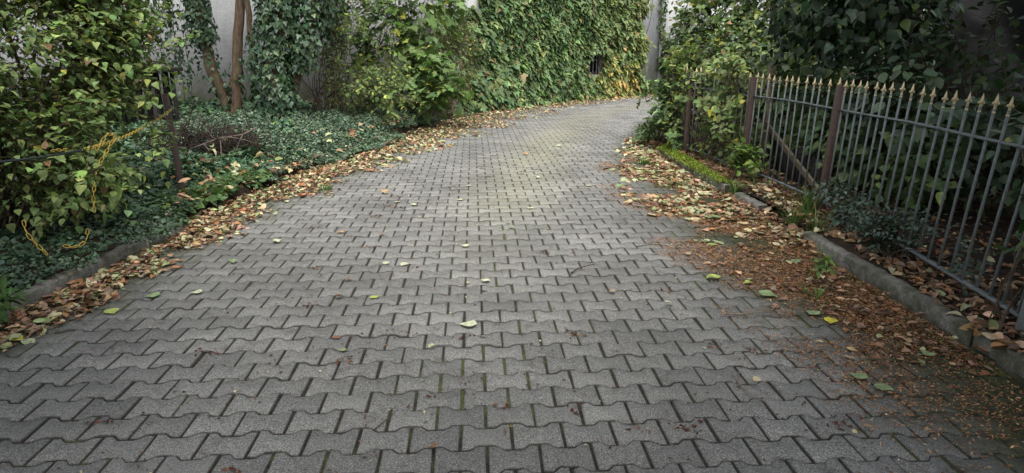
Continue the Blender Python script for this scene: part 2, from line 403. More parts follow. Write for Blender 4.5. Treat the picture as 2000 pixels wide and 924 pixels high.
def paving():
    rng = np.random.RandomState(3)
    W, H_, A, g = .2, .1545, .015, .0038
    xs = np.array([-.1, -.066, -.058, -.036, -.028, 0, .028, .036, .058, .066, .1])
    ss = np.array([1, 1, .8, -.8, -1, -1, -1, -.8, .8, 1, 1.])
    top = [(x, H_ / 2 + A * s) for x, s in zip(xs, ss)]
    poly = np.array([(-x, -y) for x, y in top] + [(x, y) for x, y in top][::1])   # bottom left->... order fixed below
    lower = [(x, -(H_ / 2 + A * s)) for x, s in zip(xs, ss)]
    poly = np.array(lower + top[::-1]); n = len(poly)
    def inset(P, d):
        Q = np.roll(P, -1, 0) - P; Q = nrm(Q); nn = np.stack([-Q[:, 1], Q[:, 0]], -1); nm = nrm(nn + np.roll(nn, 1, 0))
        k = 1 / np.maximum((nm * nn).sum(-1, keepdims=True), .5); return P + nm * d * k
    outer, inner = inset(poly, g), inset(poly, g + .0042)
    outer[:, 0] *= .984; inner[:, 0] *= .984
    TV = np.concatenate([np.c_[inner, np.zeros(n)], np.c_[outer, np.full(n, -.0045)], np.c_[outer, np.full(n, -.035)]])
    TF = [list(range(n))]
    for i in range(n):
        j = (i + 1) % n; TF += [[n + i, n + j, j, i], [2 * n + i, 2 * n + j, n + j, n + i]]
    th = R(3.2); ex = np.array([math.cos(th), math.sin(th)]); ey = np.array([-math.sin(th), math.cos(th)])
    org = np.array([-.10, 2.37])
    P = []
    for r in range(-17, 176):
        for c in range(-40, 70):
            P.append(org + ex * ((c + .5 * (r % 2)) * W) + ey * (r * H_))
    P = np.array(P); x, y = P[:, 0], P[:, 1]
    ok = (y > .3) & (y < 28) & (x > lbed(y) + .02) & (x < rbed(y) - .04) & (y < wall_y(x) - .45)
    ok &= ~((y > 18.3) & (x > 13)); P = P[ok]; n_ = len(P)
    yaw = th + rng.normal(size=n_) * .008; tx, ty = rng.normal(size=n_) * .005, rng.normal(size=n_) * .005
    z = rng.normal(size=n_) * .0016 + .006 * noise(P, .9)
    X = np.stack([np.cos(yaw), np.sin(yaw), tx], -1); Y = np.stack([-np.sin(yaw), np.cos(yaw), ty], -1); Z = np.stack([-tx, -ty, np.ones(n_)], -1)
    M = np.stack([X, Y, Z], -1); Pp = np.c_[P + rng.normal(size=P.shape) * .0011, z]
    k3 = n; jit = rng.normal(size=(n_, n, 2)) * .0008
    TVn = np.repeat(TV[None], n_, 0)
    for q in range(3): TVn[:, q * n:(q + 1) * n, :2] += jit
    chip = rng.rand(n_, n) < .035; dep = rng.uniform(.003, .009, (n_, n)) * chip
    TVn[:, :n, :2] -= TVn[:, :n, :2] * (dep * 9)[..., None]; TVn[:, n:2 * n, 2] -= dep * .9; TVn[:, n:2 * n, :2] -= TVn[:, n:2 * n, :2] * (dep * 3)[..., None]
    V = np.einsum('nij,nkj->nki', M, TVn) + Pp[:, None]
    col = np.stack([moss_edge(V[..., 0], V[..., 1]), algae(V[..., 0], V[..., 1]), np.tile(np.r_[np.zeros(n), np.full(n, .75), np.ones(n)], (n_, 1))], -1)
    kk = len(TV); fl = np.concatenate([np.array(f) for f in TF]); ft = np.array([len(f) for f in TF])
    loops = (fl[None] + (np.arange(n_) * kk)[:, None]).ravel(); tot = np.tile(ft, n_)
    o = link('driveway', raw_mesh('driveway', V.reshape(-1, 3), loops, np.r_[0, np.cumsum(tot)[:-1]], tot, col.reshape(-1, 3)), M_PAVER); tag(o, kind='structure')
    gx, gy = np.meshgrid(np.linspace(0, 1, 90), np.linspace(.2, 27.5, 420))
    L = lbed(gy) - .02; Rr = rbed(gy) + .0
    X = L + (Rr - L) * gx; pq = np.stack([X, gy], -1); Zj = -.0078 + np.clip(.0035 * noise(pq, 9), -.006, .003) + .006 * noise(pq, .9)
    mid = np.exp(-((X - np.interp(gy, [0, 6, 12], [-.1, 0, .6])) / .45) ** 2)
    c = np.clip(moss_edge(X, gy) * .55 + .13 * mid + .14 * noise(np.stack([X, gy], -1), 1.3, 5), 0, 1)
    j = grid_mesh('paving_joints', X, gy, Zj, M_JOINT, np.repeat(c.reshape(-1, 1), 3, 1)); j.parent = o
paving()

def kerb(name, pts, wd, top, rng, m=M_KERB, piece=1.0, bottom=-.1):
    """concrete edging laid in short lengths, chipped and slightly out of line"""
    pts = np.array(pts, float); seg = np.r_[0, np.cumsum(np.linalg.norm(np.diff(pts, axis=0), axis=1))]
    mb = MB(); s = 0
    while s < seg[-1] - .1:
        e = min(s + piece * rng.uniform(.9, 1.05), seg[-1]); q = np.linspace(s + .003, e - .003, 22)
        c = np.stack([np.interp(q, seg, pts[:, 0]), np.interp(q, seg, pts[:, 1])], -1); off = rng.normal() * .003; tilt = rng.normal() * .003
        t = nrm(np.gradient(c, axis=0)); nn = np.stack([t[:, 1], -t[:, 0]], -1)
        prof = [(-.5, bottom), (-.5, -.016), (-.42, -.003), (0, .0), (.42, -.003), (.5, -.016), (.5, bottom)]
        V = []
        for i in range(len(q)):
            for a, z in prof:
                ch = rng.normal() * .003 if z > -.05 else 0
                zz = top + z + ch + tilt if z > -.05 else z
                V.append((*(c[i] + nn[i] * (a * wd + off + ch)), zz))
        k = len(prof); F = [(i * k + j, (i + 1) * k + j, (i + 1) * k + j + 1, i * k + j + 1) for i in range(len(q) - 1) for j in range(k - 1)]
        F += [tuple(range(k - 1, -1, -1)), tuple(range((len(q) - 1) * k, len(q) * k))]
        mb.add(V, F); s = e
    return tag(mb.build(name, m), kind='structure')
kr = np.random.RandomState(11)
kerb('kerb', [(2.40, .3), (2.405, 3.9), (2.37, 4.6), (2.35, 5.3)], .09, .08, kr)
kerb('kerb', [(2.33, 6.15), (2.30, 6.75)], .10, .07, kr)
kerb('kerb', [(-2.97, .3), (-2.93, 3.6), (-2.86, 4.6), (-2.80, 5.6)], .09, .075, kr)

gx, gy = np.meshgrid(np.linspace(0, 1, 60), np.linspace(.2, 24, 150))
X = lbed(gy) - .04 - gx ** 1.5 * 9.5; tag(grid_mesh('planting_bed', X, gy, bed_z(X, gy) * np.clip(gx * 40, .0, 1) - .02 * (gx == 0), M_SOIL), kind='structure')
X = rbed(gy) + .08 + gx ** 1.5 * 11; Z = .07 + .025 * noise(np.stack([X, gy], -1), 1.2) + .1 * gx
Z = np.where(gy > 10.5, Z * np.clip(gx * 12, 0, 1), Z); tag(grid_mesh('garden_soil', X, gy, Z, M_SOIL), kind='structure')
# low stone edging under the moss, further along
kerb('kerb', [(2.28, 7.0), (2.22, 8.4), (2.20, 9.9)], .11, .09, kr, M_KERB, .7)

# ------------------------------------------------------------------ house
def house():
    h = thing('house', 'long house with pale painted walls behind the trees and creeper', 'house', (*WB, 0))
    def seg(a, b, holes, mb, top=5.2, th=.3):
        d = nrm(b - a); L = np.linalg.norm(b - a); rz = math.atan2(d[1], d[0]); nb = np.array([-d[1], d[0]])
        def bx(s0, s1, z0, z1):
            c = a + d * (s0 + s1) / 2 + nb * th / 2; mb.box((*c, (z0 + z1) / 2), (s1 - s0, th, z1 - z0), rz)
        s = 0
        for s0, s1, z0, z1 in holes: bx(s, s0, -.1, top); bx(s0, s1, -.1, z0); bx(s0, s1, z1, top); s = s1
        bx(s, L, -.1, top); return d, nb, rz
    mb = MB(); h1 = (5.35, 6.15, .72, 1.42); h2 = (2.35, 4.1, 2.95, 4.2)
    seg(WA, WB, [], mb); dB, nB, rB = seg(WB, WC, [h1], mb); dC, nC, rC = seg(WC, WD, [h2], mb)
    mb.build('wall', M_WALL, h)
    def window(a, d, nb, rz, hole, bars, fm):
        s0, s1, z0, z1 = hole; fr = MB()
        def P(s, o, z): return (*(a + d * s + nb * o), z)
        t = .05
        for s, ww in ((s0 + t / 2 + .002, t), (s1 - t / 2 - .002, t)): fr.box(P(s, .10, (z0 + z1) / 2), (ww, .06, z1 - z0 - .004), rz)
        for z in (z0 + t / 2 + .003, z1 - t / 2 - .003): fr.box(P((s0 + s1) / 2, .10, z), (s1 - s0 - 2 * t - .01, .055, t), rz)
        f = fr.build('window', fm, h)
        pn = MB(); pn.box(P((s0 + s1) / 2, .13, (z0 + z1) / 2), (s1 - s0 - .02, .01, z1 - z0 - .02), rz); pn.build('pane', M_PANE, f)
        if bars:
            for k in range(4):
                g = MB(); g.box(P(s0 + (s1 - s0) * (k + .8) / 4.6, .05, (z0 + z1) / 2), (.022, .022, z1 - z0 - .01), rz); g.build('bar', M_LIGHTFRAME, f)
            g = MB(); g.box(P((s0 + s1) / 2, .075, z0 + .42), (s1 - s0 - .02, .02, .03), rz); g.build('crossbar', M_LIGHTFRAME, f)
    window(WB, dB, nB, rB, h1, True, M_FRAME); window(WC, dC, nC, rC, h2, False, M_FRAME)
    return h
house()

# ------------------------------------------------------------------ plants
def blob_anchors(rng, c, r, n, shell=.35, clump=.0, sc=1.0, o=0):
    """points in an ellipsoid, more of them near its skin; clump > 0 leaves gaps"""
    out = []
    while len(out) < n:
        d = nrm(rng.normal(size=(n * 2, 3))); q = rng.rand(n * 2, 1) ** shell; p = d * q * np.array(r) + np.array(c)
        if clump: p = p[noise(p, sc, o) > clump - 1 + rng.rand(len(p)) * .5]
        out += list(p)
    return np.array(out[:n])

def shrub(name, label, cat, base, blobs, tmpl, size, pal, m=M_LEAF, seed=0, nleaf=7, L=.35, alt=None, p_alt=0, stems=14, stem_r=.012, clump=.7, sc=1.3,
          up=.9, droop=.15, group=None, zmin=.1, twig=True, keep=None, leafdroop=.3, stem_m=None, jit=.2, ow=.6):
    rng = np.random.RandomState(seed); t = thing(name, label, cat, base, group); base = np.array(base, float)
    A = []; O = []
    for c, r, n in blobs:
        a = blob_anchors(rng, c, r, n, .4, clump, sc, seed % 7); A.append(a); O.append(nrm((a - np.array(c)) / np.array(r)))
    A, O = np.concatenate(A), np.concatenate(O)
    k = A[:, 2] > zmin
    if keep is not None: k &= keep(A)
    A, O = A[k], O[k]
    D = nrm(O * .8 + rng.normal(size=A.shape) * .45 + UP * .15)
    Ls = L * rng.uniform(.6, 1.3, len(A))
    P, Dl, N, tw = spray(rng, A - D * Ls[:, None] * .5, D, Ls, nleaf, up, O * ow / .6, droop, leafdroop=leafdroop)
    kk = (P[:, 2] > zmin * .6)
    if keep is not None: kk &= keep(P)
    P, Dl, N, tw = P[kk], Dl[kk], N[kk], tw[kk]
    C = palette(rng, len(P), pal, jit, .1, alt, p_alt) * np.exp(rng.normal(size=len(A)) * .14)[tw][:, None]
    leaves('foliage', tmpl, P, Dl, N, size * rng.uniform(.55, 1.2, len(P)), np.clip(C, 0, 1), m, t, rng=rng)
    if twig:
        B0 = A - D * Ls[:, None] * .5; B1 = A + D * Ls[:, None] * .5 - UP * (droop * Ls)[:, None]
        sticks('twigs', B0, B1, .0035 + size * .01, .0015, stem_m or M_TWIG, t)
    mb = MB()
    for i in rng.choice(len(A), min(stems, len(A)), replace=False):
        b0 = base + np.array([rng.normal() * .12, rng.normal() * .12, -.03]); pts = curve_pts(b0, A[i], rng, .1, 8); pts[:, 2] += 0
        mb.tube(pts, np.linspace(stem_r * rng.uniform(.7, 1.3), stem_r * .3, 8), 5)
    if mb.V: mb.build('stems', stem_m or M_TWIG, t, True)
    return t

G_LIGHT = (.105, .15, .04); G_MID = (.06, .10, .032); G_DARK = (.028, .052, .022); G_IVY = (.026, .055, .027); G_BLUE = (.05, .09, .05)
YEL = [(.32, .30, .05), (.24, .26, .06)]; TAN = [(.30, .2, .12), (.24, .14, .07)]

# big leafy shrub, front left
shrub('leafy_shrub', 'big green shrub with broad leaves at the left around the yellow chain', 'shrub', (-4.1, 5.3, .1),
      [((-4.3, 5.5, 1.75), (1.15, 1.0, 1.2), 1550), ((-4.3, 4.6, 1.5), (.8, .7, 1.2), 800), ((-3.85, 5.0, .8), (.6, .7, .6), 280), ((-3.6, 6.0, 1.65), (.5, .6, .75), 240), ((-3.4, 5.15, .55), (.42, .5, .42), 130), ((-3.5, 5.5, 1.0), (.4, .4, .35), 80),
       ((-3.2, 6.0, 1.5), (.32, .4, .5), 165), ((-3.35, 6.0, 2.1), (.35, .4, .4), 110), ((-3.25, 5.0, .95), (.25, .3, .3), 30), ((-2.86, 4.5, .70), (.1, .25, .12), 8), ((-3.0, 5.7, .72), (.14, .3, .12), 8)],
      OVATE, .064, [(.14, .195, .068), (.18, .235, .082), (.11, .165, .06)], seed=21, nleaf=8, L=.42, alt=YEL + TAN, p_alt=.04, stems=40, stem_r=.013, zmin=.2, up=2.2, ow=.3, leafdroop=.15, jit=.28)
# tree ivy etc --------------------------------------------------
def ivy_tree(name, label, base, stems, shade_crown, seed, ivy=None, hang=0, n_shade_crown=400, leafsize=.085):
    """stems: list of (points, r0, r1); ivy: list of (stem index, t0, t1, count, spread)"""
    rng = np.random.RandomState(seed); t = thing(name, label, 'tree', base); mb = MB(); paths = []
    for pts, r0, r1 in stems:
        P = np.array(pts, float); s = np.linspace(0, 1, 18); q = np.linspace(0, 1, len(P))
        C = np.stack([np.interp(s, q, P[:, i]) for i in range(3)], -1)
        for _ in range(2): C[1:-1] = (C[:-2] + 2 * C[1:-1] + C[2:]) / 4
        C[1:-1] += rng.normal(size=(16, 3)) * .012; r = np.linspace(r0, r1, 18); r[0] *= 1.35; r[1] *= 1.12
        mb.tube(C, r, 9); paths.append((C, r))
    mb.build('trunk', M_BARK, t, True)
    if ivy:
        P, D, N, C = [], [], [], []
        for si, t0, t1, cnt, spread in ivy:
            path, r = paths[si]; s = rng.uniform(t0, t1, cnt) * 17; i = np.clip(s.astype(int), 0, 16); f = (s - i)[:, None]
            c = path[i] * (1 - f) + path[i + 1] * f; a = rng.uniform(0, 6.283, cnt); rad = np.stack([np.cos(a), np.sin(a), np.zeros(cnt)], -1)
            bulge = spread * (.75 + .5 * noise(np.c_[rad * .3 + c], 2.6, seed % 9))
            d = r[i] + np.abs(bulge) * rng.uniform(.35, 1.05, cnt)
            P.append(c + rad * d[:, None]); N.append(rad + UP * .35 + rng.normal(size=(cnt, 3)) * .35)
            D.append(-UP * .9 + rad * .45 + rng.normal(size=(cnt, 3)) * .4); C.append(palette(rng, cnt, [G_IVY, G_DARK, (.038, .075, .034)], .22, .08, [(.09, .13, .05)], .05))
        P, D, N, C = map(np.concatenate, (P, D, N, C))
        leaves('ivy', IVY, P, D, N, leafsize * rng.uniform(.6, 1.25, len(P)), C, M_GLOSS, t, rng=rng)
    if shade_crown:
        A = np.concatenate([blob_anchors(rng, c, r, int(n_shade_crown * f), .5, .55, .9, seed % 5) for c, r, f in shade_crown])
        Dr = nrm(rng.normal(size=A.shape) + UP * .1); P, D, N, tw = spray(rng, A, Dr, .6, 9, .8, None, .25)
        leaves('shade_crown', KITE, P, D, N, .26 * rng.uniform(.7, 1.25, len(P)), palette(rng, len(P), [G_MID, G_DARK], .2), M_LEAF, t, rng=rng)  # unseen overhead leaves, added for the shade they cast
    return t

ivy_tree('ivy_tree', 'slanting tree trunk in ivy, before the white wall at the left', (-4.42, 11.0, .35),
         [([(-4.40, 11.0, .3), (-4.56, 11.0, .74), (-4.73, 11.0, 1.2), (-4.82, 11.0, 1.8), (-4.88, 11.0, 2.6), (-5.2, 11, 4.8)], .10, .07)],
         [((-4.6, 1.4, 4.2), (2.4, 2.8, .9), .4), ((-3.2, 1.0, 3.2), (1.9, 1.8, .6), .8)], 31, ivy=[(0, .52, .85, 1000, .17), (0, .2, .55, 120, .12), (0, .0, .15, 60, .08)], n_shade_crown=700, leafsize=.075)  # leaf masses far from this trunk, added to darken the near left paving
ivy_tree('bare_tree', 'slender bare brown trunk beside the slanting ivy trunk', (-4.35, 10.9, .35),
         [([(-4.37, 10.9, .3), (-4.32, 10.9, 1.0), (-4.2, 10.95, 1.8), (-4.07, 10.95, 2.4), (-3.9, 10.9, 4.8)], .085, .065),
          ([(-3.86, 10.7, .35), (-3.93, 10.75, 1.0), (-3.97, 10.8, 1.5), (-4.0, 10.8, 2.3), (-4.2, 11, 3.8)], .05, .04)],
         [((-5.6, 7.2, 5.6), (2.2, 2.4, 1.0), 1)], 32, ivy=[(0, .0, .35, 60, .05), (1, 0, .4, 120, .07)], n_shade_crown=120)
ivy_tree('ivy_tree', 'thick trunk wholly wrapped in dark ivy, nearest the drive', (-3.52, 10.4, .35),
         [([(-3.55, 10.4, .3), (-3.52, 10.4, 1.0), (-3.46, 10.5, 1.9), (-3.38, 10.5, 2.8), (-3.2, 10.4, 4.8)], .15, .11),
          ([(-3.4, 10.5, .35), (-3.28, 10.55, 1.1), (-3.0, 10.6, 1.8), (-2.75, 10.6, 2.6), (-2.5, 10.4, 4.6)], .09, .07)],
         [((-4.4, 11.0, 5.8), (1.8, 2.0, 1.0), 1)], 33, ivy=[(0, .04, .8, 3600, .27), (1, .26, .8, 1700, .25)], n_shade_crown=120, leafsize=.078)

# hanging ivy strands in front of the white wall
def strands(name, label, tops, seed, base, leafsize=.07, col=(G_IVY, G_DARK), m=M_GLOSS, step=.035, spread=.06, cat='ivy'):
    rng = np.random.RandomState(seed); t = thing(name, label, cat, base); mb = MB(); P = []
    for a, bb in tops:
        pts = curve_pts(a, bb, rng, .04, 10); mb.tube(pts, .005, 4); n = int(np.linalg.norm(np.subtract(a, bb)) / step)
        s = rng.rand(n) * 9; i = np.clip(s.astype(int), 0, 8); P.append(pts[i] + (pts[i + 1] - pts[i]) * (s - i)[:, None] + rng.normal(size=(n, 3)) * spread)
    P = np.concatenate(P); n = len(P); mb.build('stems', M_TWIG, t, True)
    leaves('foliage', IVY, P, -UP + rng.normal(size=(n, 3)) * .45, np.array([.2, -.8, .3]) + rng.normal(size=(n, 3)) * .5, leafsize * rng.uniform(.6, 1.2, n), palette(rng, n, list(col), .2, .1), m, t, rng=rng)
strands('hanging_ivy', 'dark ivy strands hanging left of the slanting trunk', [((-5.2, 10.9, 3.0), (-5.15, 10.9, .6)), ((-5.4, 10.9, 3.0), (-5.35, 10.9, 1.7)), ((-5.25, 11, 3.0), (-5.25, 11, 1.1)), ((-5.05, 10.9, 1.7), (-5.1, 10.9, .5)), ((-5.5, 11, 3.0), (-5.5, 11, 1.5)), ((-5.2, 10.9, 2.6), (-5.3, 10.9, 1.2))], 41, (-5.2, 10.9, .3), step=.02, spread=.055)

# creeper on the house wall
def creeper():
    rng = np.random.RandomState(51); d = nrm(WC - WB); nb = np.array([d[1], -d[0]]); L = np.linalg.norm(WC - WB)
    t = thing('wall_creeper', 'green creeper covering the house wall around the small barred window', 'climbing plant', (*(WB + d * 4), 0))
    n = 30000; s = rng.uniform(-.6, 8.35, n); z = rng.uniform(.05, 3.7, n)
    lim = 8.0 + .42 * noise(np.stack([z, z * 0], -1), 1.3) + .12 * rng.normal(size=n)
    k = s < lim; s, z = s[k], z[k]
    # gap round the window
    ox, oz = (s - 5.72) / .42, (z - 1.1) / .42; k = (ox ** 2 + oz ** 2 > 1) | (z > 1.42); s, z = s[k], z[k]
    bare = (s < 1.0) & (z > 2.35 + .25 * noise(np.stack([s, z], -1), 2)); s, z = s[~bare], z[~bare]
    n = len(s); q = np.stack([s, z * 1.0], -1)
    bul = .18 + .15 * noise(q, 1.1) + .12 * noise(q, 3.2, 4) + .22 * np.clip(1 - z / 1.2, 0, 1) * np.clip((4.5 - s) / 3, 0, 1)
    keepc = noise(q, 2.6, 2) > -.75; s, z, bul, q = s[keepc], z[keepc], bul[keepc], q[keepc]; n = len(s)
    bul = bul + .45 * np.clip(1 - z / 1.3, 0, 1) * np.clip((3.4 - s) / 3, 0, 1) * (.6 + .6 * noise(q, 1.4, 6))
    depth = np.clip(bul, .04, 1) * rng.uniform(.25, 1.0, n) ** .6 + .03
    P = np.c_[WB + d * s[:, None] + nb * depth[:, None], z]
    out = np.array([nb[0], nb[1], 0]); N = out * .6 + UP * .85 + rng.normal(size=(n, 3)) * .3
    D = -UP * .75 + out * .75 + rng.normal(size=(n, 3)) * .38
    C = palette(rng, n, [(.10, .155, .062), (.125, .18, .07), (.08, .13, .06)], .2, .08, [(.17, .20, .07), (.2, .15, .08)], .09)
    C = C * np.exp(.28 * noise(q, 1.3, 5))[:, None]
    yg = np.clip((s - 5.0) / 3.0, 0, 1)[:, None] * .45; C = C * (1 - yg) + yg * C * np.array([1.9, 1.35, 1.2])
    ye = .8 * np.exp(-((s - 6.7) / .62) ** 2 - ((z - .45) / .5) ** 2) + .5 * np.exp(-((s - 7.5) / .5) ** 2 - ((z - .35) / .35) ** 2)
    hit = rng.rand(n) < ye * .95; C[hit] = np.array([(.38, .25, .09), (.33, .26, .085), (.27, .27, .09)])[rng.randint(0, 3, hit.sum())] * np.exp(rng.normal(size=(hit.sum(), 1)) * .15)
    leaves('foliage', LOBED, P, D, N, .185 * rng.uniform(.35, 1.25, n), np.clip(C, 0, 1), M_LEAF, t, rng=rng)
    mb = MB()
    for i in range(40):
        a = rng.uniform(-.3, 8); p0 = np.r_[WB + d * a + nb * .03, 0]; p1 = np.r_[WB + d * (a + rng.normal() * .8) + nb * .04, rng.uniform(2, 3.6)]
        pts = curve_pts(p0, p1, rng, .05, 9); dd = (pts[:, :2] - WB) @ nb; pts[:, :2] += nb * (.03 - dd)[:, None]; mb.tube(pts, .008, 4)
    mb.build('stems', M_TWIG, t, True)
creeper()
dC = nrm(WC - WB); 
def wallpt(s, o, z):
    d = nrm(WC - WB); nb = np.array([d[1], -d[0]])
    if s > np.linalg.norm(WC - WB): d2 = nrm(WD - WC); n2 = np.array([d2[1], -d2[0]]); q = WC + d2 * (s - np.linalg.norm(WC - WB)) + n2 * o
    else: q = WB + d * s + nb * o
    return (q[0], q[1], z)
strands('hanging_creeper', 'thin creeper strand hanging down the bare wall beyond the covered part', [(wallpt(9.3, .08, 3.6), wallpt(9.55, .1, 1.55)), (wallpt(9.35, .08, 3.6), wallpt(9.5, .1, 1.7))], 42, wallpt(9.5, .1, 0), .11, ((.05, .085, .03), (.08, .11, .04)), M_LEAF, .02, .05, 'climbing plant')
shrub('ivy_clump', 'dark ivy clump at the wall foot below the thin hanging strand', 'ivy', wallpt(9.7, .3, 0), [(wallpt(9.75, .25, .95), (.4, .3, .95), 130)], IVY, .12, [G_DARK, (.05, .08, .035)], seed=43, L=.3, stems=6, zmin=.02)
# bare creeper stems on that wall
rng = np.random.RandomState(44); mb = MB()
for i in range(26):
    a = rng.uniform(9.0, 12.5); z0 = rng.uniform(.3, 2.2); pts = np.array([wallpt(a + .08 * math.sin(q * 5 + i) + q * rng.normal() * .25, .03, z0 + q * rng.uniform(.8, 1.6)) for q in np.linspace(0, 1, 7)])
    mb.tube(pts, .007, 4)
tag(mb.build('bare_creeper', M_TWIG, None, True), 'bare brown creeper stems spread over the far wall beside the hanging strand', 'climbing plant')

# shrubs between the ivy trees and the creeper
shrub('dense_shrub', 'bushy green shrub between ivy trees and wall creeper', 'shrub', (-2.6, 13.9, .3),
      [((-2.7, 14.0, 1.9), (.95, .7, 1.6), 420), ((-2.2, 13.6, 1.0), (.8, .6, .8), 140)], OVAL, .10, [(.075, .12, .04), (.10, .145, .048), (.055, .09, .034)], seed=61, L=.4, alt=YEL, p_alt=.02, stems=20, zmin=.35)
shrub('maple_sapling', 'maple sapling with large lobed leaves leaning over the drive edge', 'sapling', (-1.95, 13.6, .3),
      [((-1.7, 13.9, 2.5), (.7, .6, 1.0), 90), ((-1.55, 13.3, 1.0), (.65, .5, .45), 75), ((-1.9, 13.6, 1.6), (.4, .4, .5), 40), ((-1.3, 13.0, .6), (.45, .4, .3), 40)], MAPLE, .16, [(.10, .16, .05), (.08, .135, .045), (.13, .19, .06)], seed=62, L=.5, nleaf=5, alt=YEL, p_alt=.05, stems=9, zmin=.35, up=1.2)
shrub('twiggy_shrub', 'loose twiggy shrub with small yellowish leaves in front of the creeper', 'shrub', (-1.3, 14.6, .25),
      [((-1.25, 14.8, 1.45), (.55, .5, 1.2), 260)], KITE, .06, [(.11, .14, .04), (.14, .16, .045), (.07, .10, .03)], seed=63, L=.45, nleaf=9, alt=YEL, p_alt=.08, stems=22, stem_r=.008, zmin=.3, stem_m=M_PALETWIG)
shrub('arching_shrub', 'arching shrub with pale small leaves by the periwinkle', 'shrub', (-2.75, 12.1, .35),
      [((-2.5, 12.0, 1.2), (.7, .55, .6), 120), ((-2.25, 11.6, .75), (.6, .45, .35), 90), ((-2.9, 12.2, 2.3), (.5, .4, .8), 80)], OVAL, .075, [(.10, .15, .045), (.13, .17, .05), (.075, .12, .04)], seed=64, L=.5, nleaf=8, alt=YEL, p_alt=.05, stems=16, zmin=.4, stem_m=M_PALETWIG)
shrub('twiggy_shrub', 'nearly bare arching twigs beside the thick ivy trunk', 'shrub', (-3.0, 11.3, .35),
      [((-3.05, 11.3, 1.6), (.4, .35, 1.1), 110)], KITE, .05, [(.12, .15, .045), (.10, .13, .04)], seed=65, L=.5, nleaf=5, stems=26, stem_r=.008, zmin=.4, stem_m=M_TWIG)
ivy_tree('ivy_stump', 'short dark ivy clad trunk among the shrubs', (-3.15, 12.3, .35), [([(-3.15, 12.3, .2), (-3.12, 12.3, .9), (-3.1, 12.3, 1.5), (-3.0, 12.3, 2.2)], .09, .06)], None, 34, ivy=[(0, .0, 1, 700, .16)])

# ------------------------------------------------------------------ ground cover on the left
def cover(name, label_kind, n, region, tmpl, size, pal, seed, lift, m=M_GLOSS, alt=None, p_alt=0, sc=1.4):
    rng = np.random.RandomState(seed); P = region(rng, n); x, y = P[:, 0], P[:, 1]
    z = bed_z(x, y) + lift(x, y) * (.55 + .45 * noise(P, sc, seed % 6)) * rng.uniform(.35, 1.05, len(P)) ** .5
    z = z + np.clip(.09 * noise(P, .8, 4), -.03, .15) * np.clip((lbed(y) - x) * 2, 0, 1); Q = np.c_[P, np.maximum(z, .02)]; k = len(P)
    gr = np.stack([noise(P + [.08, 0], sc, seed % 6) - noise(P, sc, seed % 6), noise(P + [0, .08], sc, seed % 6) - noise(P, sc, seed % 6)], -1)
    N = np.c_[-gr * 2.5, np.ones(k)] + rng.normal(size=(k, 3)) * .4; a = rng.uniform(0, 6.283, k)
    D = np.stack([np.cos(a), np.sin(a), -.15 + rng.normal(size=k) * .3], -1)
    o = leaves(name, tmpl, Q, D, N, size * rng.uniform(.6, 1.25, k), palette(rng, k, pal, .22, .1, alt, p_alt), m, rng=rng)
    return tag(o, kind='stuff')
def strip(y0, y1, d0, d1, noise_edge=.25, prox=1.0):
    def f(rng, n):
        y = y0 + (y1 - y0) * rng.rand(n); d = d0 + (d1 - d0) * rng.rand(n) ** prox
        x = lbed(y) - d + noise_edge * noise(np.stack([y, d], -1), 1.5) * np.clip(1 - (d - d0) * 1.2, 0, 1)
        P = np.stack([x, y], -1); return P[(P[:, 1] < wall_y(P[:, 0]) - .1)]
    return f
cover('ivy_ground_cover', '', 42000, strip(5.6, 12.8, .02, 4.6), IVY, .066, [(.055, .105, .055), (.08, .14, .07), (.04, .078, .042)], 71, lambda x, y: np.clip((lbed(y) - x - .2) * .55, .0, .24) + .025, alt=[(.11, .16, .05)], p_alt=.06)
cover('periwinkle_ground_cover', '', 52000, strip(7.4, 14.2, -.12, 1.75), KITE, .04, [(.078, .118, .072), (.108, .155, .095), (.05, .082, .05)], 72,
      lambda x, y: .34 * np.clip((lbed(y) + .12 - x) * 3.2, .1, 1) * np.clip((y - 7.2) / 1.5, .15, 1), sc=2.2)
cover('periwinkle_ground_cover', '', 26000, strip(1.6, 6.0, -.05, 2.3, .16), KITE, .042, [(.034, .062, .036), (.05, .088, .046)], 73, lambda x, y: .14 + 0 * x, sc=2.2)
cover('leafy_ground_cover', '', 3200, strip(5.5, 7.6, .0, 1.0), OVAL, .075, [(.075, .13, .045), (.10, .16, .055), (.055, .10, .04)], 74, lambda x, y: .08 + 0 * x, M_LEAF, alt=YEL, p_alt=.06)

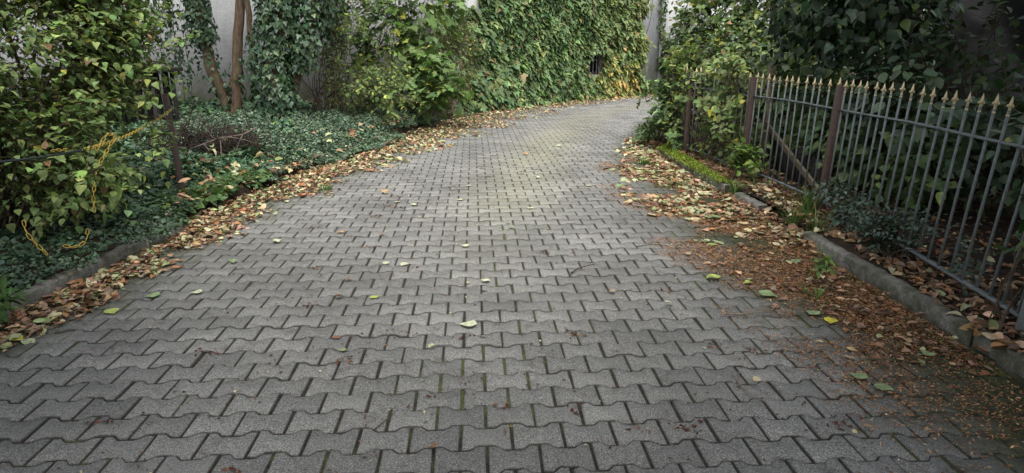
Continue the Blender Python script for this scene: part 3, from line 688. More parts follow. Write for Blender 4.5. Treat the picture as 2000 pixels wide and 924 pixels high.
# ------------------------------------------------------------------ barrier post and chain
def barrier():
    t = thing('barrier_post', 'brown steel post with a yellow chain tied to its top', 'post', (-3.2, 6.5, .05))
    mb = MB(); ca, sa = math.cos(.5), math.sin(.5); M = np.array([[1, 0, -.055], [0, 1, .02], [.055, -.02, 1]]) @ np.array([[ca, -sa, 0], [sa, ca, 0], [0, 0, 1]]); mb.box((-3.225, 6.505, .52), (.056, .056, 1.06), M=M)
    mb.build('shaft', M_POST, t, bevel=.004)
    mb = MB(); mb.box((-3.2545, 6.516, 1.056), (.058, .058, .012), M=M); mb.build('cap', M_POST, t, bevel=.003)
    mb = MB(); mb.tube([(-3.225, 6.48, .94), (-3.19, 6.47, .95), (-3.18, 6.46, .92), (-3.2, 6.46, .89), (-3.225, 6.47, .9)], .005, 6); mb.build('eye', M_BAR, t, True)
barrier()
def chain(name, label, pts, pitch=.034, ll=.042, ww=.02, r=.0025, parent=None, cat='chain'):
    pts = np.array(pts, float); q = np.r_[0, np.cumsum(np.linalg.norm(np.diff(pts, axis=0), axis=1))]; n = max(2, int(q[-1] / pitch)); s = np.linspace(0, q[-1], n)
    C = np.stack([np.interp(s, q, pts[:, i]) for i in range(3)], -1); T = nrm(np.gradient(C, axis=0))
    mb = MB()
    for i in range(n):
        t = T[i]; a = nrm(np.cross(t, UP + .01)); bb = np.cross(t, a); rr = .785 + (i % 2) * 1.5708; sd_ = a * math.cos(rr) + bb * math.sin(rr)
        ring = [C[i] + t * (math.copysign(abs(math.cos(u)) ** .6, math.cos(u)) * ll / 2) + sd_ * math.sin(u) * ww / 2 for u in np.linspace(0, 6.283, 13)]
        mb.tube(ring, r, 5, False)
    o = mb.build(name, M_YELLOW, parent, True)
    if parent is None: tag(o, label, cat)
    return o
t = thing('barrier_chain', 'yellow chain with a black cable running left from the brown post through the shrub', 'chain', (-3.15, 5.3, .7))
def sagp(a, b, s, n=14):
    q = np.linspace(0, 1, n)[:, None]; return np.array(a) * (1 - q) + np.array(b) * q - UP * s * 4 * q * (1 - q)
cp = sagp((-3.19, 6.46, .92), (-2.96, 4.85, .80), .035)
chain('chain', '', np.concatenate([cp, [(-2.95, 4.68, .80)]]), parent=t)
chain('chain', '', [(-2.95, 4.84, .79), (-2.91, 4.92, .88), (-2.89, 4.98, .86), (-2.93, 4.9, .75), (-2.97, 4.83, .65), (-2.98, 4.79, .55), (-2.99, 4.76, .44), (-2.99, 4.75, .36)], parent=t)
chain('chain', '', [(-2.94, 4.47, .83), (-2.94, 4.35, .84)], parent=t)
mb = MB(); mb.tube(sagp((-2.95, 4.69, .80), (-2.98, 3.3, .92), .03, 10), .008, 6); mb.build('cable', M_BLACK, t, True)
chain('chain_piece', 'short length of yellow chain hanging over the ground cover at the left edge', [(-2.98, 4.03, .44), (-2.97, 4.02, .38), (-2.93, 4.03, .31), (-2.90, 4.05, .25)])
chain('chain_piece', 'small yellow chain end lying on the dark ground cover above the kerb', [(-2.97, 4.36, .20), (-2.94, 4.38, .185), (-2.9, 4.42, .20), (-2.88, 4.45, .235), (-2.885, 4.47, .27)])

# shelter half hidden by the shrub
def shelter():
    t = thing('bin_shelter', 'dark flat roofed wooden shelter half hidden behind the big shrub', 'shelter', (-5.2, 9.2, .3))
    mb = MB(); mb.box((-5.25, 9.2, 1.2), (1.5, .8, .05)); mb.build('roof', M_DARKWOOD, t, bevel=.004)
    for x in (-5.85, -4.62):
        for y in (8.95, 9.5):
            mb = MB(); mb.box((x, y, .66), (.04, .04, 1.06)); mb.build('leg', M_DARKWOOD, t)
    mb = MB()
    for i in range(9): mb.box((-5.78 + i * .13, 9.55, .72), (.09, .02, .9))
    mb.build('back_panel', M_DARKWOOD, t)
    mb = MB(); mb.box((-5.23, 8.86, 1.09), (1.2, .03, .14)); mb.build('front_board', M_WOOD, t)
shelter()

# brushwood heap and dead branch
rng = np.random.RandomState(81); mb = MB()
for i in range(420):
    c = np.array([rng.uniform(-4.45, -3.1), rng.uniform(7.95, 8.9), 0]); hh = .34 * (1 - ((c[0] + 3.8) / .85) ** 2) ; c[2] = .12 + rng.rand() * max(hh, .05)
    a = rng.uniform(0, 6.283); l = rng.uniform(.12, .4); d = np.array([math.cos(a), math.sin(a) * .6, rng.normal() * .55]) * l
    mb.tube(curve_pts(c - d, c + d, rng, .08, 4), rng.uniform(.003, .009), 4)
for i in range(260):
    c = np.array([rng.uniform(-4.4, -3.2), rng.uniform(8.0, 8.6), rng.uniform(.3, .62)]); mb.tube(curve_pts(c, c + np.array([rng.normal() * .06, -rng.rand() * .12, -rng.uniform(.12, .3)]), rng, .1, 4), .004, 3)
tag(mb.build('brushwood_heap', bark_mat('brush', (.014, .010, .008), (.042, .031, .025))), 'low heap of dark dead twigs beside the brown post', 'brushwood')
mb = MB(); P1 = np.array([(-4.15, 8.0, .18), (-3.75, 7.95, .34), (-3.45, 7.95, .45), (-3.15, 8.0, .50), (-2.98, 8.0, .58)])
mb.tube(P1, [.005, .007, .009, .010, .011], 6)
for a, b_ in (((-3.15, 8, .5), (-3.12, 8.05, .66)), ((-3.45, 7.95, .45), (-3.55, 7.9, .62)), ((-3.6, 7.95, .4), (-3.42, 7.8, .16)), ((-3.4, 7.95, .44), (-3.3, 7.75, .2)), ((-4.3, 8, .36), (-3.4, 7.95, .44)), ((-3.45, 7.95, .45), (-3.0, 7.9, .42)), ((-3.9, 7.95, .30), (-3.6, 7.8, .28)), ((-3.15, 8, .5), (-3.2, 7.85, .3))):
    mb.tube(curve_pts(a, b_, rng, .06, 5), np.linspace(.007, .003, 5), 5)
tag(mb.build('dead_branch', bark_mat('dead_wood', (.05, .042, .036), (.16, .13, .11)), None, True), 'pale forked dead branch lying over the dark brushwood heap', 'branch')

# ------------------------------------------------------------------ iron fence on the right
FY = [1.9, 3.17, 3.7, 5.9, 7.6, 9.25, 10.4]; FX = [2.52, 2.56, 2.62, 2.76, 2.62, 2.38, 2.36]
def fx(y): return float(np.interp(y, FY, FX))
def lean(y): return float(np.interp(y, [2, 3.5, 5.9, 7.6, 10.4], [.13, .11, .045, .03, .0]))
def fence():
    t = thing('iron_fence', 'grey iron railing with gilded spearheads and brown posts along the right kerb', 'fence', (2.62, 6, .1))
    rng = np.random.RandomState(91)
    bm = MB(); bm.tube([(0, 0, 0), (0, 0, .995)], .0082, 8); bar_me = None
    # finial: collar, neck, fleur spear with two side scrolls
    fm = MB(); fm.tube([(0, 0, 0), (0, 0, .012), (0, 0, .02), (0, 0, .034), (0, 0, .05)], [.013, .016, .012, .013, .010], 8)
    out = [(0, .045), (.011, .05), (.013, .07), (.020, .082), (.032, .078), (.034, .09), (.026, .103), (.016, .104), (.0145, .12), (0, .175)]
    V = []; th_ = .008
    for s in (1, -1):
        for y in (-th_, th_):
            pass
    ring = [(x, z) for x, z in out] + [(-x, z) for x, z in out[-2:0:-1]]
    k = len(ring); V = [(x * .86, -th_, z) for x, z in ring] + [(x * .86, th_, z) for x, z in ring]
    F = [tuple(range(k)), tuple(range(2 * k - 1, k - 1, -1))] + [(i, k + i, k + (i + 1) % k, (i + 1) % k) for i in range(k)]
    fm.add(V, F); fm.V = [(x * .62, y * .62, z * .64) for x, y, z in fm.V]
    ys = np.arange(2.05, 10.35, .131); posts = [5.9, 7.6, 9.25, 10.4]; first = None
    for y in ys:
        if min(abs(y - p) for p in posts) < .045 or abs(y - 3.17) < .05: continue
        if first is None:
            bo = bm.build('bar', M_BAR, t, True); bo.data.transform(Matrix.Translation(Vector(ploc(t)))); fo = fm.build('finial', M_GOLD, bo); fo.data.transform(Matrix.Translation(Vector(ploc(bo)) )) ; first = (bo, fo)
        else:
            bo = first[0].copy(); COL.objects.link(bo); bo.parent = t; fo = first[1].copy(); COL.objects.link(fo); fo.parent = bo
        z0 = .155 + .02 * noise(np.array([[y, 0.]]), .7)[0]
        bo.location = Vector((fx(y) + rng.normal() * .004, y, z0)) - t.location
        bo.rotation_euler = (rng.normal() * .006, math.atan2(lean(y), 1.1) + rng.normal() * .006, 0)
        fo.location = (0, 0, .965 + rng.normal() * .006 + .0); fo.rotation_euler = (0, 0, R(-30) + rng.normal() * .3)
    # rails by panel
    ends = [(1.95, 3.13), (3.21, 5.86), (5.94, 7.56), (7.64, 9.21), (9.29, 10.37)]
    for y0, y1 in ends:
        for z, off in ((.975, .014), (.17, -.014)):
            mb = MB(); q = np.linspace(y0, y1, 8)
            P = [(fx(a) + lean(a) * (z - .15), a, z + .006 * math.sin(a * 3)) for a in q]
            for i in range(7):
                a, b_ = np.array(P[i]), np.array(P[i + 1]); d = nrm(b_ - a); x = nrm(np.cross(d, UP)); zz = np.cross(x, d)
                mb.box((a + b_) / 2, (.034, np.linalg.norm(b_ - a) + .004, .011), M=np.stack([x, d, zz], -1))
            mb.build('rail', M_BAR, t)
    for p in posts:
        mb = MB(); M = np.array([[1, 0, lean(p)], [0, 1, 0], [-lean(p), 0, 1]]); hh = 1.17
        mb.box((fx(p) + lean(p) * .5 - .02, p, hh / 2), (.06, .06, hh), M=M); po = mb.build('post', M_POST, t, bevel=.004)
        mb = MB(); mb.box((fx(p) + lean(p) * .5 + .035, p + .05, 1.0), (.03, .03, .06)); mb.build('bracket', M_BAR, po)
    mb = MB(); M = np.array([[1, 0, .1], [0, 1, 0], [-.1, 0, 1]]); mb.box((fx(3.17) + .04, 3.17, .6), (.012, .065, 1.15), M=M); tag(mb.build('post', M_BAR, t, bevel=.002), 'flat grey end post near the corner')
fence()

# ------------------------------------------------------------------ right side: planks, tarpaulin, plants
def bar_between(mb, a, b_, wd, th):
    a, b_ = np.array(a, float), np.array(b_, float); d = nrm(b_ - a); x = nrm(np.cross(d, np.array([1, 0, .2]))); z = np.cross(x, d)
    mb.box((a + b_) / 2, (wd, np.linalg.norm(b_ - a), th), M=np.stack([x, d, z], -1))
mb = MB(); bar_between(mb, (2.98, 8.05, .62), (3.0, 6.55, .13), .08, .025); tag(mb.build('plank', M_WOOD, bevel=.003), 'pale weathered plank leaning diagonally behind the railing', 'plank')
mb = MB(); mb.tube([(3.05, 8.2, 0), (3.06, 8.2, .6), (3.04, 8.22, 1.3)], [.05, .045, .04], 8); tag(mb.build('wooden_post', M_WOOD, None, True), 'round weathered wooden post standing behind the railing by the plank', 'post')
t = thing('board_fence', 'low dark weathered boards standing behind the diagonal plank', 'fence', (3.05, 7.3, .1))
for i in range(7):
    mb = MB(); y = 6.75 + i * .17; mb.box((3.07 + rng.normal() * .01, y, .22), (.025, .15, .42 + rng.normal() * .05)); mb.build('board', M_DARKWOOD, t)
mb = MB(); mb.box((3.10, 7.27, .3), (.03, 1.2, .05)); mb.build('rail', M_DARKWOOD, t)

def tarp():
    n = 60; u, v = np.meshgrid(np.linspace(0, 1, n), np.linspace(0, 1, n))
    X = 4.25 + 2.6 * u + (1 - v) * .25 + .1 * np.sin(u * 24 + v * 3) * (1 - v) - .1 * v; Y = 7.6 - .9 * u + (.2 * np.sin(u * 17 - v * 2.2) + .08 * np.sin(u * 41 + v * 4)) * (.45 + .55 * (1 - v)) - .5 * (1 - v)
    Z = .15 + 2.25 * v ** .8 + .03 * np.sin(u * 9)
    X = X + .05 * np.abs(np.sin(u * 13 + v * 2.5)) ; Y = Y + .22 * (np.abs(np.sin(u * 11 - v * 1.6)) ** .6) * (.3 + .7 * (1 - v))
    cr = noise(np.stack([X, Z, Z * 0], -1), 5, 3) * .03 + noise(np.stack([X + Z * .5, Z, X], -1), 11, 8) * .012; Y = Y + cr
    o = grid_mesh('tarpaulin', X, Y, Z, M_TARP); s = o.modifiers.new('solid', 'SOLIDIFY'); s.thickness = .012
    tag(o, 'dark grey tarpaulin hanging in folds behind the railing at the far right', 'tarpaulin')
tarp()

behind = lambda P: (P[:, 0] > np.interp(P[:, 1], FY, FX) + .04) & ((P[:, 0] / P[:, 1] < .61) | (P[:, 2] < 1.15))
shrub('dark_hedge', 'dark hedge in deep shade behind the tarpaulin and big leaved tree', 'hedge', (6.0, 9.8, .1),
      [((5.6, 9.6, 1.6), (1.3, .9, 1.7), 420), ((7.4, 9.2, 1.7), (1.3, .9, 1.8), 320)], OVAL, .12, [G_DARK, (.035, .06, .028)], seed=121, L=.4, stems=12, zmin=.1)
shrub('dark_shrub', 'sparse dark shrub with arching bare twigs before the tarpaulin', 'shrub', (4.1, 6.0, .1),
      [((4.15, 6.0, 1.35), (.75, .4, .55), 60), ((4.3, 5.4, .8), (.7, .4, .5), 120)], OVAL, .085, [G_DARK, (.04, .065, .03)], seed=122, L=.5, nleaf=5, stems=26, stem_r=.007, zmin=.15, stem_m=M_TWIG)
# dark big leaved tree over the railing
def right_tree():
    rng = np.random.RandomState(101); t = thing('big_leaved_tree', 'dark tree with very large drooping leaves over the railing', 'tree', (4.1, 7.4, .1))
    mb = MB()
    mb.tube([(4.1, 7.4, 0), (4.12, 7.4, .6), (4.05, 7.3, 1.4), (4.0, 7.1, 2.4), (4.0, 6.8, 4.5)], [.13, .10, .09, .085, .06], 9)
    for b_ in ((3.3, 6.6, 1.9), (3.0, 7.4, 2.0), (3.9, 5.9, 2.2), (3.5, 8.4, 2.3)): mb.tube(curve_pts((4.05, 7.3, 1.2 + rng.rand()), b_, rng, .1, 7), np.linspace(.035, .012, 7), 6)
    mb.build('trunk', M_BARK, t, True)
    A = np.concatenate([blob_anchors(rng, (3.55, 7.0, 2.15), (.9, 1.2, .8), 620, .4, .6, 1.2), blob_anchors(rng, (3.75, 7.4, 2.4), (.7, .7, .75), 380, .4, .5, 1.2), blob_anchors(rng, (3.7, 7.9, 1.8), (.8, .8, .6), 280, .4)])
    A = A[(A[:, 2] > 1.4) & (A[:, 0] / A[:, 1] < .61)]
    D = nrm(rng.normal(size=A.shape) + np.array([-.6, -.6, -.2])); P, Dl, N, tw = spray(rng, A, D, .4, 5, .9, None, .3, leafdroop=.6)
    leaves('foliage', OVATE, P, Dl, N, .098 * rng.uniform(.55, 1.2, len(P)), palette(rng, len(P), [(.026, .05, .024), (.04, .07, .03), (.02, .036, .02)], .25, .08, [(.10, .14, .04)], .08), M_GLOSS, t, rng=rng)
    A = np.concatenate([blob_anchors(rng, (4.2, 2.6, 4.2), (2.4, 3.8, 1.1), 560, .5, .5, .8), blob_anchors(rng, (3.4, 1.5, 3.1), (1.9, 2.0, .6), 480, .5, .5, .8), blob_anchors(rng, (.0, -1.5, 4.0), (4.8, 2.3, .7), 1000, .5, .5, .8)])  # unseen canopy beside and behind the camera, added to darken the foreground
    D = nrm(rng.normal(size=A.shape)); P, Dl, N, tw = spray(rng, A, D, .6, 8, .9, None, .3)
    leaves('shade_crown', KITE, P, Dl, N, .36 * rng.uniform(.6, 1.2, len(P)), palette(rng, len(P), [(.03, .055, .024)], .2), M_LEAF, t, rng=rng)
right_tree()

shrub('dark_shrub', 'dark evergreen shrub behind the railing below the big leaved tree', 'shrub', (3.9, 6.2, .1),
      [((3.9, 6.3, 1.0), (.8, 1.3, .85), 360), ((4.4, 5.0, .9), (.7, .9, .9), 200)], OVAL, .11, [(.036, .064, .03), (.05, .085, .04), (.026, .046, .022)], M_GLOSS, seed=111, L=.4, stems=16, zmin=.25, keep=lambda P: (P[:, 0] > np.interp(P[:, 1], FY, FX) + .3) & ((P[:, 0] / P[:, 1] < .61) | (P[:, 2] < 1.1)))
shrub('dark_shrub', 'shadowed shrub with bare twigs behind the nearest railing bars', 'shrub', (3.6, 4.1, .1),
      [((3.8, 4.1, .9), (.7, 1.0, .75), 190)], OVAL, .10, [G_DARK, (.04, .065, .03)], M_GLOSS, seed=112, L=.45, nleaf=6, stems=34, stem_r=.009, zmin=.2, alt=YEL, p_alt=.03, keep=behind, stem_m=M_PALETWIG)
shrub('broad_leaved_shrub', 'mid green broad leaved shrub behind the railing around the plank', 'shrub', (3.5, 8.2, .1),
      [((3.6, 8.3, .75), (.6, 1.2, .65), 330), ((3.35, 7.0, .55), (.32, .7, .4), 130), ((3.5, 6.1, .5), (.35, .8, .35), 90)], OVATE, .11, [(.09, .14, .056), (.065, .108, .046), (.12, .175, .068)], seed=113, L=.4, stems=14, zmin=.15, keep=lambda P: P[:, 0] > np.interp(P[:, 1], FY, FX) + .33)
shrub('tall_shrub', 'tall yellowish green shrub rising behind the far end of the railing', 'shrub', (3.4, 10.6, .1),
      [((3.5, 10.8, 1.5), (1.15, 1.0, 1.1), 620), ((4.2, 10.0, 2.2), (1.2, 1.1, .9), 420), ((3.1, 9.5, 1.4), (.6, .9, .45), 190), ((2.9, 10.6, 2.1), (.5, .6, .55), 70)], OVAL, .085, [(.12, .165, .06), (.15, .195, .07), (.085, .13, .05), (.055, .09, .04)], seed=114, L=.42, nleaf=8, alt=YEL + TAN, p_alt=.05, stems=26, zmin=.2, keep=lambda P: (P[:, 0] > np.interp(P[:, 1], FY, FX) + .06))
shrub('fence_creeper', 'pale green bramble climbing through the far railing panels', 'climbing plant', (2.5, 8.9, .1),
      [((2.5, 9.0, .95), (.24, 1.5, .38), 230), ((2.42, 9.9, .75), (.28, .8, .65), 190), ((2.5, 9.2, 1.35), (.3, 1.3, .22), 120), ((2.55, 8.0, 1.1), (.22, .7, .3), 95), ((2.55, 7.5, .4), (.2, .45, .28), 60), ((2.5, 8.3, .45), (.22, .8, .4), 110)], OVAL, .08, [(.15, .205, .075), (.18, .23, .085), (.11, .16, .06)], seed=115, L=.35, nleaf=6, alt=YEL, p_alt=.05, stems=30, stem_r=.006, zmin=.12, clump=.6, keep=lambda P: P[:, 0] > np.interp(P[:, 1], FY, FX) - .05 - .25 * (noise(P, 1.6) > .1) - .2 * (P[:, 1] > 9.6))
shrub('leafy_plant', 'leafy plant at the far fence corner spilling onto the drive', 'plant', (2.35, 10.8, .05),
      [((2.3, 10.7, .5), (.38, .7, .5), 150), ((2.2, 10.0, .3), (.22, .6, .25), 70)], IVY, .085, [(.085, .14, .05), (.115, .175, .06), (.06, .105, .042)], seed=116, L=.3, nleaf=6, stems=12, zmin=.03)
shrub('corner_plant', 'fresh green leafy plant at the near end of the railing', 'plant', (2.72, 3.25, .1),
      [((2.78, 3.2, .55), (.2, .35, .42), 70), ((2.62, 3.25, .3), (.14, .22, .2), 30)], OVAL, .085, [(.05, .095, .035), (.035, .07, .03), (.07, .12, .04)], seed=117, L=.28, nleaf=6, stems=10, stem_r=.006, zmin=.12)
shrub('fern_like_plant', 'bright green leafy sprays arching over the mossy kerb', 'plant', (2.42, 7.35, .08),
      [((2.36, 7.3, .28), (.18, .35, .16), 40)], OVAL, .075, [(.13, .20, .05), (.10, .16, .045)], seed=118, L=.4, nleaf=8, stems=10, stem_r=.004, zmin=.06, droop=.3)
shrub('privet_plant', 'small bluish green privet under the brown post nearest the camera', 'plant', (2.72, 5.4, .08),
      [((2.7, 5.5, .22), (.18, .55, .17), 120)], KITE, .045, [(.065, .105, .075), (.048, .08, .058)], M_GLOSS, seed=119, L=.2, nleaf=8, stems=14, stem_r=.004, zmin=.06)
shrub('privet_plant', 'bluish green privet trailing along the foot of the nearer railing', 'plant', (2.7, 4.3, .08),
      [((2.68, 4.35, .2), (.14, .65, .2), 180)], KITE, .045, [(.06, .098, .07), (.042, .072, .052)], M_GLOSS, seed=120, L=.2, nleaf=8, stems=14, stem_r=.004, zmin=.06)

def tuft(name, label, base, n, h, spread, seed, col=(.08, .13, .035), wd=.012, group=None):
    rng = np.random.RandomState(seed); base = np.array(base, float); V = []; F = []; C = []
    for i in range(n):
        a = rng.uniform(0, 6.283); d = np.array([math.cos(a), math.sin(a), 0]); b0 = base + d * rng.rand() * spread * .35; l = h * rng.uniform(.5, 1.2); bend = rng.uniform(.3, 1.1)
        s = np.array([-d[1], d[0], 0]) * wd / 2; o = len(V); c = np.array(col) * math.exp(rng.normal() * .2)
        for j, q in enumerate(np.linspace(0, 1, 5)):
            p = b0 + UP * l * (q - .45 * bend * q * q) + d * l * bend * q * q * .8; ww = (1 - q) ** .6
            V += [p - s * ww, p + s * ww]; C += [c, c]
            if j: F.append((o + 2 * j - 2, o + 2 * j - 1, o + 2 * j + 1, o + 2 * j))
    mb = MB(); mb.add(V, F); mb.C = [tuple(c) for c in C]
    return tag(mb.build(name, M_LEAF), label, 'grass', group)
for i, (p, n, h, lab) in enumerate([((2.56, 5.75, .1), 60, .3, 'long bladed grass tuft arching at the foot of the brown post nearest the camera'), ((2.42, 5.25, .06), 26, .32, 'grass tuft hanging over the end of the right kerb'),
        ((1.85, 7.3, 0), 40, .12, 'short grass tuft growing among the fallen leaves on the right'), ((1.75, 8.9, 0), 50, .13, 'grass tuft in the leaf strip before the mossy kerb'), ((2.38, 5.6, .03), 50, .22, 'grass clump covering the broken end of the right kerb'), ((2.3, 6.9, .03), 40, .2, 'grass clump between the stone block and the mossy edging'), ((1.86, 3.9, 0), 22, .1, 'thin grass sprouting from the litter beside the right kerb'),
        ((-1.45, 14.6, 0), 40, .3, 'grass tuft at the foot of the creeper before the leaf strip'), ((-.35, 17.3, 0), 36, .28, 'grass tuft at the creeper foot further along the wall'), ((-2.0, 7.2, 0), 40, .08, 'small grass tuft on the left drive edge in fallen leaves')]):
    tuft('grass_tuft', lab, p, n, h, .25, 130 + i, group='grass tufts along the drive edges')
shrub('weed', 'small bright weed at the left edge below the kerb', 'plant', (-2.84, 3.5, .0), [((-2.82, 3.5, .1), (.1, .14, .1), 16)], LANCE, .09, [(.07, .13, .04)], seed=140, L=.12, nleaf=6, stems=5, stem_r=.003, zmin=.02)
shrub('weed', 'spindly green weed growing from the litter by the right kerb', 'plant', (2.02, 4.15, .0), [((2.02, 4.15, .1), (.07, .08, .1), 10)], LANCE, .06, [(.09, .15, .04)], seed=141, L=.12, nleaf=6, stems=5, stem_r=.003, zmin=.02)

# moss on the far right edging
rng = np.random.RandomState(150); n = 9000; y = rng.uniform(7.05, 9.85, n); x = np.interp(y, [7, 8.4, 9.9], [2.28, 2.22, 2.20]) + rng.normal(size=n) * .05
z = .09 + .03 * np.exp(-((x - 2.23) / .06) ** 2) + rng.rand(n) * .015 + .012 * noise(np.stack([x, y], -1), 6)
P = np.c_[x, y, z]; tag(leaves('moss', KITE, P, rng.normal(size=(n, 3)) + UP * .6, rng.normal(size=(n, 3)) * .5 + UP, .022 * rng.uniform(.6, 1.3, n), palette(rng, n, [(.16, .21, .03), (.10, .14, .02), (.22, .27, .04)], .2), M_LEAF), kind='stuff')

# ------------------------------------------------------------------ leaf litter
BROWN = [(.15, .085, .05), (.22, .135, .08), (.11, .062, .04), (.31, .20, .12), (.25, .125, .06), (.19, .125, .09), (.34, .24, .15)]
PALE = [(.38, .37, .23), (.31, .33, .18), (.43, .37, .22), (.22, .27, .12)]
def litter(name, n, sample, size, seed, p_pale, tm=DRY, flat=.35, lift=.05, pal=BROWN, smin=.5):
    rng = np.random.RandomState(seed); x, y, s, zb = sample(rng, n); k = len(x)
    z = zb + .006 + rng.rand(k) ** 1.6 * lift * np.clip(s, .08, 1)
    a = rng.uniform(0, 6.283, k); N = UP + rng.normal(size=(k, 3)) * flat; D = np.stack([np.cos(a), np.sin(a), rng.normal(size=k) * flat * .4], -1)
    C = palette(rng, k, pal, .25, .08); pl = rng.rand(k) < (p_pale(x, y) if callable(p_pale) else p_pale); C[pl] = palette(rng, pl.sum(), PALE, .18, .06)
    return tag(leaves(name, tm, np.c_[x, y, z], D, N, size * rng.uniform(smin, 1.3, k), C, M_DRY, rng=rng), kind='stuff')
def s_left(y0, y1, dens=1.0):
    def f(rng, n):
        y = y0 + (y1 - y0) * rng.rand(n); a, b_ = lbed(y) - np.where(y < 5.5, -.07, .12), lroad(y) + .12; u = rng.beta(1.5, 1.6, n); x = a + (b_ - a) * u
        s = np.clip(1 - np.abs(u - .35) * 1.7, 0, 1); k = rng.rand(n) < np.clip(.05 + 1.1 * s + .8 * noise(np.stack([x, y], -1), 2.1, 2), 0, 1) * dens
        k &= (y < wall_y(x) - .1); return x[k], y[k], s[k], np.where(x[k] < lbed(y[k]), bed_z(x[k], y[k]) + .03, 0)
    return f
def s_right(y0, y1, dens=1.0, edge=.0):
    def f(rng, n):
        y = y0 + (y1 - y0) * rng.rand(n); a, b_ = rroad(y) - .1 - edge, rbed(y) - .02; u = rng.beta(1.7, 1.15, n); x = a + (b_ - a) * u
        s = np.clip(.24 + .4 * u + .75 * noise(np.stack([x, y], -1), 1.7, 7), 0, 1); k = rng.rand(n) < np.clip(s * 1.5, 0, 1) * dens * np.clip((y - 2.1) / 1.5, .07, 1)
        return x[k], y[k], s[k], np.zeros(k.sum())
    return f
litter('leaf_litter', 2700, s_left(2.6, 8.5), .06, 161, .24, CURLED, .25, .05)
litter('leaf_litter', 900, s_left(2.6, 8.5), .075, 162, .35, CRISP, .25, .05)
litter('leaf_litter', 7000, s_left(8, 24), .08, 163, .36, DRY, .25, .04)
litter('leaf_litter', 26000, s_left(2.6, 20), .020, 164, .03, LANCE, .4, .02)
litter('leaf_litter', 1000, s_right(2.9, 7), .055, 165, .05, CURLED, .22, .025)
litter('leaf_litter', 3000, s_right(6, 11.5), .085, 166, .30, CRISP, .22, .03)
litter('leaf_litter', 420, s_right(5, 11), .10, 167, .8, FLATS, .2, .035)
litter('leaf_litter', 110000, s_right(1.7, 9.5, 1.0, .2), .017, 168, .02, LANCE, .35, .012, [(.22, .10, .048), (.29, .14, .065), (.13, .06, .036), (.34, .20, .10)])
def s_road(rng, n):
    y = 2 + 14 * rng.rand(n) ** 1.4; x = -2.2 + 4.2 * rng.rand(n); k = (x > lroad(y)) & (x < rroad(y)) & (noise(np.stack([x, y], -1), 2.4, 9) > .25 + rng.rand(n) * .9 - .5); return x[k], y[k], np.full(k.sum(), .1), np.zeros(k.sum())
litter('leaf_crumbs', 11000, s_road, .015, 169, .08, DRY, .3, .004, [(.09, .045, .03), (.16, .09, .05), (.05, .03, .022)], .35)
def s_clump(rng, n):
    c = rng.rand(46, 2) * [3.6, 8.5] + [-1.9, 2.0]; i = rng.randint(0, 46, n); p = c[i] + rng.normal(size=(n, 2)) * [.035, .022]
    k = (p[:, 0] > lroad(p[:, 1])) & (p[:, 0] < rroad(p[:, 1])); return p[k, 0], p[k, 1], np.full(k.sum(), .4), np.zeros(k.sum())
litter('leaf_crumbs', 620, s_clump, .019, 174, .05, CRISP, .5, .010, [(.09, .03, .022), (.14, .06, .035), (.05, .025, .02)])
litter('leaf_crumbs', 95, s_road, .05, 175, .75, FLATS, .15, .006, BROWN, .6)
def s_behind(rng, n):
    y = 2 + 8.5 * rng.rand(n); x = np.interp(y, FY, FX) - .18 + 2.2 * rng.rand(n) ** 1.5; return x, y, np.full(n, .4), .075 + .025 * noise(np.stack([x, y], -1), 1.2)
litter('leaf_litter', 5500, s_behind, .07, 170, .04, DRY, .4, .04)
def s_bank(rng, n):
    y = 5.0 + 4.6 * rng.rand(n); a = np.where(y < 7, 2.18, 2.3); x = a + (np.interp(y, FY, FX) + .1 - a) * rng.rand(n); return x, y, np.full(n, .5), np.where(x > rbed(y) + .1, .085, .02)
litter('leaf_litter', 1100, s_bank, .08, 172, .2, CRISP, .3, .04)
litter('leaf_litter', 5000, s_bank, .02, 173, .05, LANCE, .4, .03)
def s_bed(rng, n):
    y = 5.5 + 7 * rng.rand(n); x = lbed(y) - 1.0 * rng.rand(n) ** 2; return x, y, np.full(n, .4), bed_z(x, y) + .17
litter('leaf_litter', 130, s_bed, .10, 171, .5, DRY, .4, .05)

# ------------------------------------------------------------------ single fallen leaves and twigs on the paving
LEAF_KINDS = {'pale': (.46, .48, .32), 'green': (.22, .29, .14), 'yellow': (.52, .46, .06), 'brown': (.20, .10, .05), 'tan': (.36, .24, .13), 'lime': (.33, .38, .11)}
def fallen(x, y, kind, size, label, seed, tm=None):
    rng = np.random.RandomState(seed); a = rng.uniform(0, 6.283)
    T = tm or (FLATS if kind in ('pale', 'green', 'lime', 'yellow') else CRISP); S = size * .7
    V = np.array(T[0]) * S; V[:, 0] *= rng.uniform(1.0, 1.45); V[:, 1] -= S / 2; V[:, 2] += .004 - V[:, 2].min()
    c, s = math.cos(a), math.sin(a); V[:, :2] = V[:, :2] @ np.array([[c, s], [-s, c]])
    mb = MB(); mb.add(V, T[1]); col = LEAF_KINDS[kind]; mb.C = [tuple(np.clip(np.array(col) * math.exp(rng.normal() * .15) * .85, 0, 1)) for _ in V]
    o = mb.build('fallen_leaf', M_DRY); o.location = (x, y, .006); tag(o, label, 'leaf', 'fallen leaves scattered on the paving')
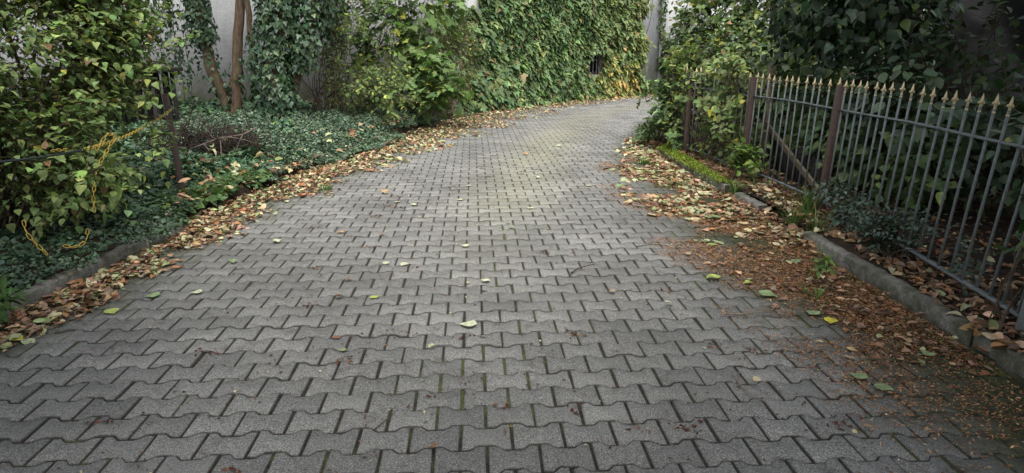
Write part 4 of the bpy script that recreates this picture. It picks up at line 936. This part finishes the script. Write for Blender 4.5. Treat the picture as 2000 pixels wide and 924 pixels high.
FALLEN = [
 (-.17, 4.21, 'pale', .10, 'round pale leaf alone on the middle of the paving'), (-.84, 3.90, 'lime', .09, 'round lime green leaf left of the middle, beside two brown ones'),
 (-.24, 3.47, 'pale', .14, 'long pale leaf on the paving nearest the centre front'), (.93, 3.78, 'pale', .09, 'crumpled pale leaf alone at the right of the middle paving'),
 (-1.07, 4.22, 'tan', .09, 'tan leaf left of the round pale middle leaf'), (-1.05, 3.90, 'brown', .09, 'brown leaf just left of the lime green leaf'),
 (-.76, 4.55, 'pale', .09, 'pale leaf at left, nearer the centre of a close pair'), (-.89, 4.58, 'pale', .08, 'pale leaf at left, outer one of a close pair'),
 (-1.85, 5.15, 'pale', .13, 'folded pale leaf on the moss at the left drive edge'), (-1.40, 5.40, 'tan', .11, 'tan leaf near the left edge beyond the folded pale leaf'),
 (-.03, 5.72, 'pale', .09, 'pale crumpled leaf in the centre beside a small green one'), (0, 5.56, 'green', .08, 'small green leaf in the centre beside a crumpled pale one'),
 (-.36, 5.02, 'pale', .09, 'pale leaf in the centre just nearer than the green one'), (.62, 3.99, 'tan', .06, 'tiny tan leaf right of the middle paving'),
 (-.52, 6.68, 'pale', .11, 'oval pale leaf on the far paving left of centre'), (-.48, 7.4, 'pale', .09, 'white looking leaf on far paving beyond the oval one'),
 (.12, 8.2, 'tan', .12, 'tan leaf on the green tinted far paving'), (.17, 6.3, 'pale', .09, 'pale leaf right of centre on the far paving'),
 (.30, 7.9, 'pale', .1, 'pale leaf on the algae stain far along the drive'), (.85, 7.4, 'pale', .12, 'pale leaf toward the right strip on far paving'),
 (.72, 10.6, 'pale', .14, 'large pale leaf far up the drive before the bend'), (.2, 9.7, 'tan', .12, 'tan leaf far up the drive on the algae stain'),
 (-1.33, 7.0, 'tan', .13, 'yellowish tan leaf lying inside the left drive edge'), (-.95, 6.45, 'pale', .1, 'pale leaf nearer than the yellowish tan one at left'),
 (.99, 2.05, 'green', .11, 'dull green leaf on the nearest bare paving at right'), (-.30, 2.28, 'brown', .045, 'small orange brown scrap on the nearest paving'),
 (1.66, 2.75, 'green', .13, 'green leaf on the dark moss at right, lower of two in line'), (1.60, 2.86, 'green', .11, 'green leaf on the dark moss at right, upper of two in line'),
 (1.77, 3.52, 'yellow', .11, 'bright yellow leaf on brown litter beside a green one'), (1.72, 3.64, 'green', .12, 'green leaf touching the bright yellow one in the right litter'),
 (1.57, 3.95, 'green', .15, 'long green leaf on the brown litter in the middle of the right strip'), (1.33, 4.25, 'lime', .16, 'big curled lime leaf at the inner edge of the right litter'),
 (1.52, 4.15, 'lime', .12, 'curled lime leaf just right of the biggest one'), (2.0, 4.62, 'green', .14, 'green leaf beside the right kerb on bare dark paving'),
 (2.06, 3.1, 'green', .11, 'green leaf close under the near right kerb'), (1.55, 5.05, 'lime', .13, 'lime leaf on litter where the right strip widens'),
 (1.52, 5.15, 'green', .12, 'green leaf overlapping the lime one where the right strip widens'), (1.42, 2.42, 'tan', .07, 'small tan leaf on the near right moss'),
 (-1.98, 4.62, 'green', .12, 'green leaf at the inner edge of the left litter, near the folded pale leaf'), (-1.96, 3.98, 'pale', .11, 'pale green leaf on the left moss nearest the bare paving'),
 (-2.2, 3.92, 'green', .13, 'long green leaf on the left moss beside a pale one'), (-2.3, 3.66, 'lime', .12, 'lime leaf at the near left litter edge'), (-2.58, 3.28, 'yellow', .12, 'yellow green leaf at the bottom of the left litter'),
]
for i, (x, y, k, s, lab) in enumerate(FALLEN): fallen(x, y, k, s, lab, 200 + i, CRISP if 'crumpled' in lab else (CURLED if 'curled' in lab or 'folded' in lab else None))
for i, (pts, r, lab, m) in enumerate([
    ([(.40, 4.36, .01), (.44, 4.42, .02), (.52, 4.5, .018), (.58, 4.56, .01)], .006, 'dark bent twig on the middle of the paving', M_TWIG),
    ([(1.22, 3.62, .012), (1.36, 3.63, .014), (1.5, 3.68, .016), (1.6, 3.78, .02)], .005, 'pale curved twig on the inner edge of the right litter', M_PALETWIG),
    ([(1.06, 2.9, .01), (1.02, 2.8, .014), (1.04, 2.7, .014), (1.09, 2.62, .01)], .005, 'pale hooked twig on the near paving at right', M_PALETWIG),
    ([(-.55, 2.40, .01), (-.51, 2.48, .012), (-.48, 2.56, .01)], .003, 'thin short twig on the near paving left of centre', M_TWIG),
    ([(.95, 5.0, .01), (1.08, 5.05, .014), (1.2, 5.02, .01)], .004, 'thin twig lying by the right litter further up the paving', M_TWIG)]):
    mb = MB(); mb.tube(pts, np.linspace(r, r * .5, len(pts)), 6); tag(mb.build('twig', m, None, True), lab, 'twig', 'twigs on the paving')
